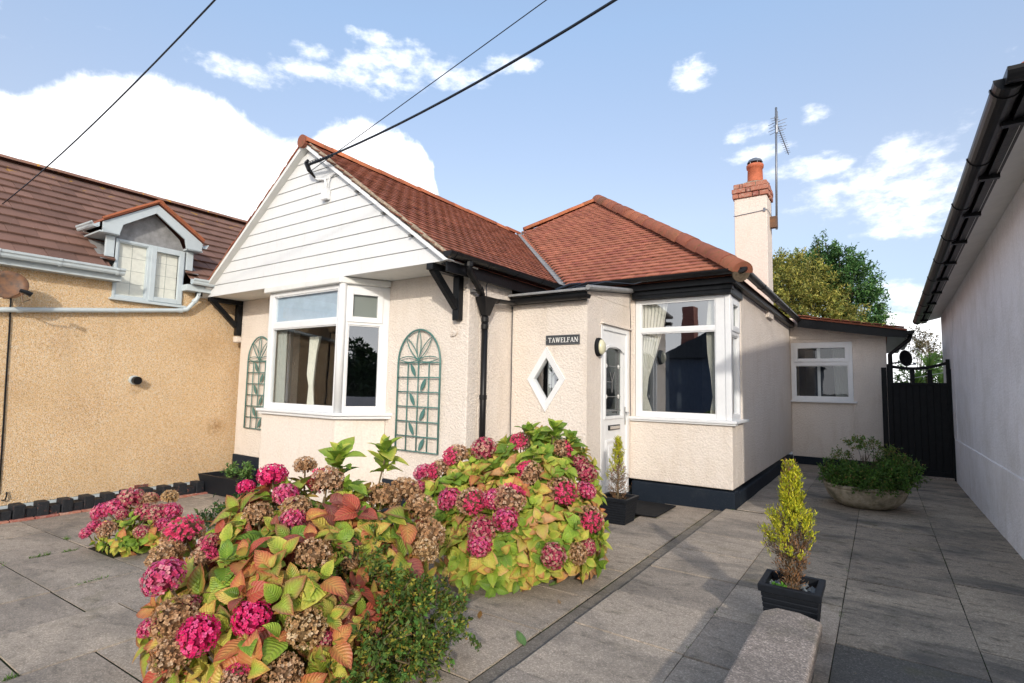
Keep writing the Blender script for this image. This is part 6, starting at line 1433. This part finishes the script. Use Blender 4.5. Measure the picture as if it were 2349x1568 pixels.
# grass and moss in the joints, fallen leaves, dirt along the wall foot
gt = []; r = np.random.default_rng(8); tg = [sprig_tpl(.030,.004,(.10,.20,.03), curl=.3), sprig_tpl(.024,.005,(.14,.24,.05), curl=.4), sprig_tpl(.02,.006,(.07,.13,.02), curl=.4)]
def tuft(x0, y0, x1, y1, n, s=1.0):
    for _ in range(n):
        t = r.uniform(); x = x0+(x1-x0)*t+r.normal(0, .006); y = y0+(y1-y0)*t+r.normal(0, .006); z = (zl(x) if x < -1.5 else 0)-.004
        d = np.array([r.normal(0,.5), r.normal(0,.5), .8]); d /= np.linalg.norm(d); nn = r.normal(0,1,3); nn -= d*nn.dot(d); nn /= np.linalg.norm(nn); gt.append((r.integers(3), np.stack([np.cross(d, nn), d, nn], 1), np.array([x, y, z]), s*r.uniform(.6, 1.3), r.uniform(.7, 1.2)))
for a in [(-4.83,1.50,-4.83,1.72,60),(-6.0,1.55,-6.0,1.70,60,1.3),(-5.98,1.78,-5.98,1.86,40,1.2),(-6.55,1.95,-6.48,1.95,24,1.2),(-3.46,.84,-3.46,.89,40),(-6.3,1.38,-5.9,1.38,16),(-.245,4.9,-.245,5.0,20,.6),(-.238,4.1,-.24,6.5,60,.35),(.397,3.0,.40,9,220,.35),(-.238,3.9,-.238,4.0,30,.6),(-1.62,5.1,-1.62,5.2,20,.5),(-2.2,4.55,-2.0,4.55,26,.5),(-.868,3.48,-.868,3.6,26,.5),(-.868,2.9,-.868,3.0,20,.5),(-1.44,6.56,-1.40,6.56,16,.6),(-2.0,5.74,-2.1,5.74,30,.5),(-7.7,2.6,-7.5,2.7,50,.8),(-7.95,1.9,-7.95,3.9,160,.5),(-5.9,2.0,-5.5,2.0,120,1.2),(-5.95,2.1,-5.5,2.4,100,1.6),(-.27,2.4,-.262,3.0,60,.6),(.94,6,.955,11,120,.5),(.3,4.6,.8,4.6,20,.4),(-4.2,3.2,-5.0,3.1,50,.8),(-1.62,2.1,-1.625,4.6,70,.4),(-3.4,3.1,-2.6,2.71,40,.4)]: tuft(*a)
join_leaves('joint_weeds', gt, tg, 'fine', None)
fl_cols = [(.35,.14,.04),(.20,.30,.06),(.45,.30,.12),(.28,.16,.08),(.16,.09,.05)]
def fallen(x, y, s, rz, c, label, tilt=.1):
    b_ = leaf_tpl(.10, .05, .4, -.25, c, tuple(v*.8 for v in c), tuple(v*.7 for v in c), seed=int(x*-77) % 97); me = mk('fallen_leaf', *b_, 'leaf')
    z = (zl(x) if x < -1.62 else (-.03 if x < -1.5 else 0))+.006; o = bpy.data.objects.new('fallen_leaf', me); COL.objects.link(o); o.matrix_basis = Matrix.Translation((x, y, z)) @ Matrix.Rotation(rz, 4, 'Z') @ Matrix.Rotation(tilt, 4, 'X') @ Matrix.Scale(s, 4)
    tag(o, label, 'leaf', 'leaves fallen on the paving')
fallen(-1.60, 2.50, 1.05, 1.0, (.16,.30,.10), 'fresh green leaf lying in the channel beside the path')
fallen(-1.93, 3.32, 1.2, -.7, (.22,.36,.10), 'fresh green leaf fallen at the right foot of the wide hydrangea')
fallen(-2.0, 2.62, .6, .5, (.36,.18,.05), 'curled orange-brown leaf on the driveway slab in the middle foreground')
fallen(-2.18, 2.42, .6, 2.0, (.30,.12,.05), 'small brown curled leaf near the tip of the fine-leaved shrub')
fallen(-2.62, 3.02, .5, 2.5, (.42,.28,.10), 'small tan leaf under the wide hydrangea, farthest left of those')
fallen(-2.02, 3.12, .5, .3, (.40,.20,.10), 'small orange leaf under the wide hydrangea, right side')
fallen(-1.72, 3.10, .4, .9, (.45,.30,.18), 'tiny pale brown leaf between the wide hydrangea and the channel')
deb = []
for _ in range(260):
    x, y = (.93-abs(r.normal(0, .03)), r.uniform(6, 10.9)) if r.random() < .5 else (r.uniform(-3, .9), r.uniform(2, 7)); z = (zl(x) if x < -1.62 else 0)+.002
    a = r.uniform(0, 6.28); Rm = np.array([[math.cos(a),-math.sin(a),0],[math.sin(a),math.cos(a),0],[0,0,1]]); deb.append((r.integers(4), Rm, np.array([x, y, z]), r.uniform(.2, .6), r.uniform(.6, 1.1)))
join_leaves('leaf_litter', deb, [sprig_tpl(.03,.02,(.16,.09,.04), curl=-.2), sprig_tpl(.03,.02,(.09,.06,.035), curl=-.3), sprig_tpl(.025,.015,(.30,.22,.12), curl=-.2), sprig_tpl(.02,.015,(.45,.43,.38), curl=-.1)], 'fine', None)
# ------------------------------------------------------------------ trees behind
def tree(name, label, base, h, tr, blobs, n, cols, seed, size, ncl, clr, up=.3, shell=(.5,1.05), weights=None, tint=(.55,1.3), W_=.45, cat='tree'):
    T = thing(name, base, label, cat); b = Vector(base); q = MB(); top = b+Vector((0, 0, h*.6)); q.tube([b, b+Vector((.05,0,h*.3)), top], [tr, tr*.75, tr*.4], 8); q.build('trunk', 'bark', T)
    q = MB(); rs = random.Random(seed)
    for c, rr in blobs:
        for k in range(4):
            e_ = V3(c)+Vector((rs.uniform(-.6,.6)*rr[0], rs.uniform(-.6,.6)*rr[1], rs.uniform(-.3,.7)*rr[2])); s_ = b.lerp(top, rs.uniform(.35, 1)); mid = s_.lerp(e_, .5)+Vector((0,0,.1)); q.tube([s_, mid, e_], [tr*.3, tr*.18, tr*.07], 5, caps=False)
    q.build('limb', 'bark', T)
    return cloud(T, 'crown', blobs, n, [sprig_tpl(size, size*W_, c) for c in cols], seed, 1.0, shell, up, ncl, clr, weights, tint)
tree('willow_tree', 'olive-yellow leafed tree just behind the chimney, left of the darker one', (-1.6,17.2,-.5), 5.2, .16, [((-1.9,17.5,4.2),(1.0,1.0,1.2)), ((-1.3,17.3,3.4),(.9,.9,.9)), ((-2.5,17.6,4.5),(.8,.8,.9)), ((-.7,17.2,2.9),(.6,.6,.6))], 24000, [(.42,.40,.09),(.32,.33,.07),(.50,.44,.11),(.20,.25,.06)], 51, .10, 640, .16, .2, W_=.3)
tree('ash_tree', 'dark green tree rising highest right of the chimney', (-.7,18.6,-.5), 6, .2, [((-1.3,18.6,5.05),(.75,.8,.85)), ((-.72,18.2,4.6),(.70,.7,.85)), ((-.36,18.0,3.75),(.55,.6,.75)), ((-2.2,19.2,4.9),(.9,.8,.85)), ((-1.30,18.5,5.75),(.28,.3,.42)), ((-.62,18.2,5.2),(.3,.3,.4)), ((-.15,18.0,3.1),(.42,.5,.5))], 24000, [(.07,.17,.045),(.09,.22,.055),(.05,.13,.04),(.15,.26,.08)], 52, .10, 560, .17, .4, W_=.4)
tree('birch_tree', 'small brownish thin-crowned tree beyond the black gate', (1.0,21,-.5), 3, .06, [((.95,21,3.05),(.45,.4,.45)), ((1.25,21,2.75),(.35,.4,.4))], 1800, [(.16,.13,.06),(.12,.12,.04),(.2,.15,.08)], 53, .07, 130, .10, .3, (.3,1.05))
tree('garden_hedge', 'dense green bushes seen through the gate top', (1.1,17,-.5), 2.2, .06, [((.6,17.2,1.2),(.7,.5,.85)), ((1.35,17,1.5),(.55,.5,.85)), ((1.6,18,1.9),(.5,.5,.8))], 6000, [(.08,.17,.04),(.13,.23,.05),(.2,.3,.07)], 54, .09, 220, .12, .4, cat='hedge')
pm = thing('palm_tree', (.95, 15.2, -.3), 'spiky green cabbage palm with sword leaves behind the gate', 'palm')
q = MB(); q.tube([(.95,15.2,-.3), (.93,15.2,1.85)], [.09,.07], 8); q.build('trunk', 'bark', pm)
pl_ = []; r = np.random.default_rng(77)
for c0 in ((.93,15.2,1.9),(.72,15.3,1.5),(1.12,15.1,1.6)):
    for i in range(80):
        a = r.uniform(0, 6.28); e_ = r.uniform(-.4, 1.45); d = np.array([math.cos(a)*math.cos(e_), math.sin(a)*math.cos(e_), math.sin(e_)]); nn = np.array([0,0,1.])+r.normal(0,.2,3); nn -= d*nn.dot(d); nn /= np.linalg.norm(nn); pl_.append((r.integers(3), np.stack([np.cross(d, nn), d, nn], 1), np.array(c0), r.uniform(.7, 1.1), r.uniform(.7, 1.2)))
def sword(c): c = np.array(c); return (np.array([(-.012,0,0),(.012,0,0),(.02,.22,.03),(0,.48,-.04),(-.02,.22,.03)], float)[[0,1,2,3,4]], None, c)
tps = []
for c in ((.24,.42,.09),(.34,.50,.13),(.17,.31,.07)):
    c = np.array(c); v = np.array([(-.012,0,0),(.012,0,0),(.018,.24,.02),(-.018,.24,.02),(.004,.5,-.06),(-.004,.5,-.06)], float); tps.append((v, np.array([(0,1,2,3),(3,2,4,5)]), np.array([c*.8,c*.8,c,c,c*1.1,c*1.1]), None))
join_leaves('crown', pl_, tps, 'fine', pm)
q = MB(); q.tube([(-.2,14.6,1.52), (1.3,14.2,1.86)], .006, 5); q.build('washing_line', 'white', label='thin pale washing line stretched behind the gate', cat='line')
M['shadedwall'] = mat('shade_blue_render', plain((.10,.13,.19), .15, 6), .8, .2)  # whitish wall with its bluish shade painted into the colour
tree('garden_tree', 'dark evergreen bush to the right of the viewer, mirrored in the bay side pane', (4.6,-.2,-.6), 3, .1, [((4.4,-.2,1.1),(1.2,1.4,1.5)), ((5.6,.9,1.0),(1.2,1.1,1.4)), ((3.4,-1.6,.8),(1.0,1.0,1.2))], 16000, [(.03,.06,.02),(.04,.08,.025)], 62, .20, 500, .2, .3)
# what the window panes mirror: across the road behind the viewer
hs = thing('distant_house', (-5.2, -13.5, -.6), 'rendered house across the road behind the viewer, mirrored in the windows', 'house')
w = MB(); w.box(-8.6, -3.0, -17, -12, -.6, 2.9); w.build('wall', M['shadedwall'], hs)
w = MB(); w.prism(Fr((0,-11.7,0),(-1,0,0)), [(2.7,2.85),(8.9,2.85),(5.8,4.3)], -5.6, 0); w.build('roof', 'slate', hs)
w = MB(); w.box(-7.9,-7.3,-13.5,-12.8,2.8,5.4); w.box(-4.6,-4.1,-13.5,-12.8,3.2,5.0); w.build('chimney', 'brick', hs)
tree('garden_tree', 'dark bushy tree across the road behind the viewer, mirrored in the bay window', (-13.5,-6.5,-.6), 4, .15, [((-13.5,-6.5,2.2),(1.9,1.7,1.9)), ((-15.5,-5.0,1.7),(1.7,1.5,1.6)), ((-11.6,-7.8,1.6),(1.6,1.5,1.6))], 7000, [(.03,.06,.02),(.04,.08,.025)], 61, .22, 260, .28, .3)
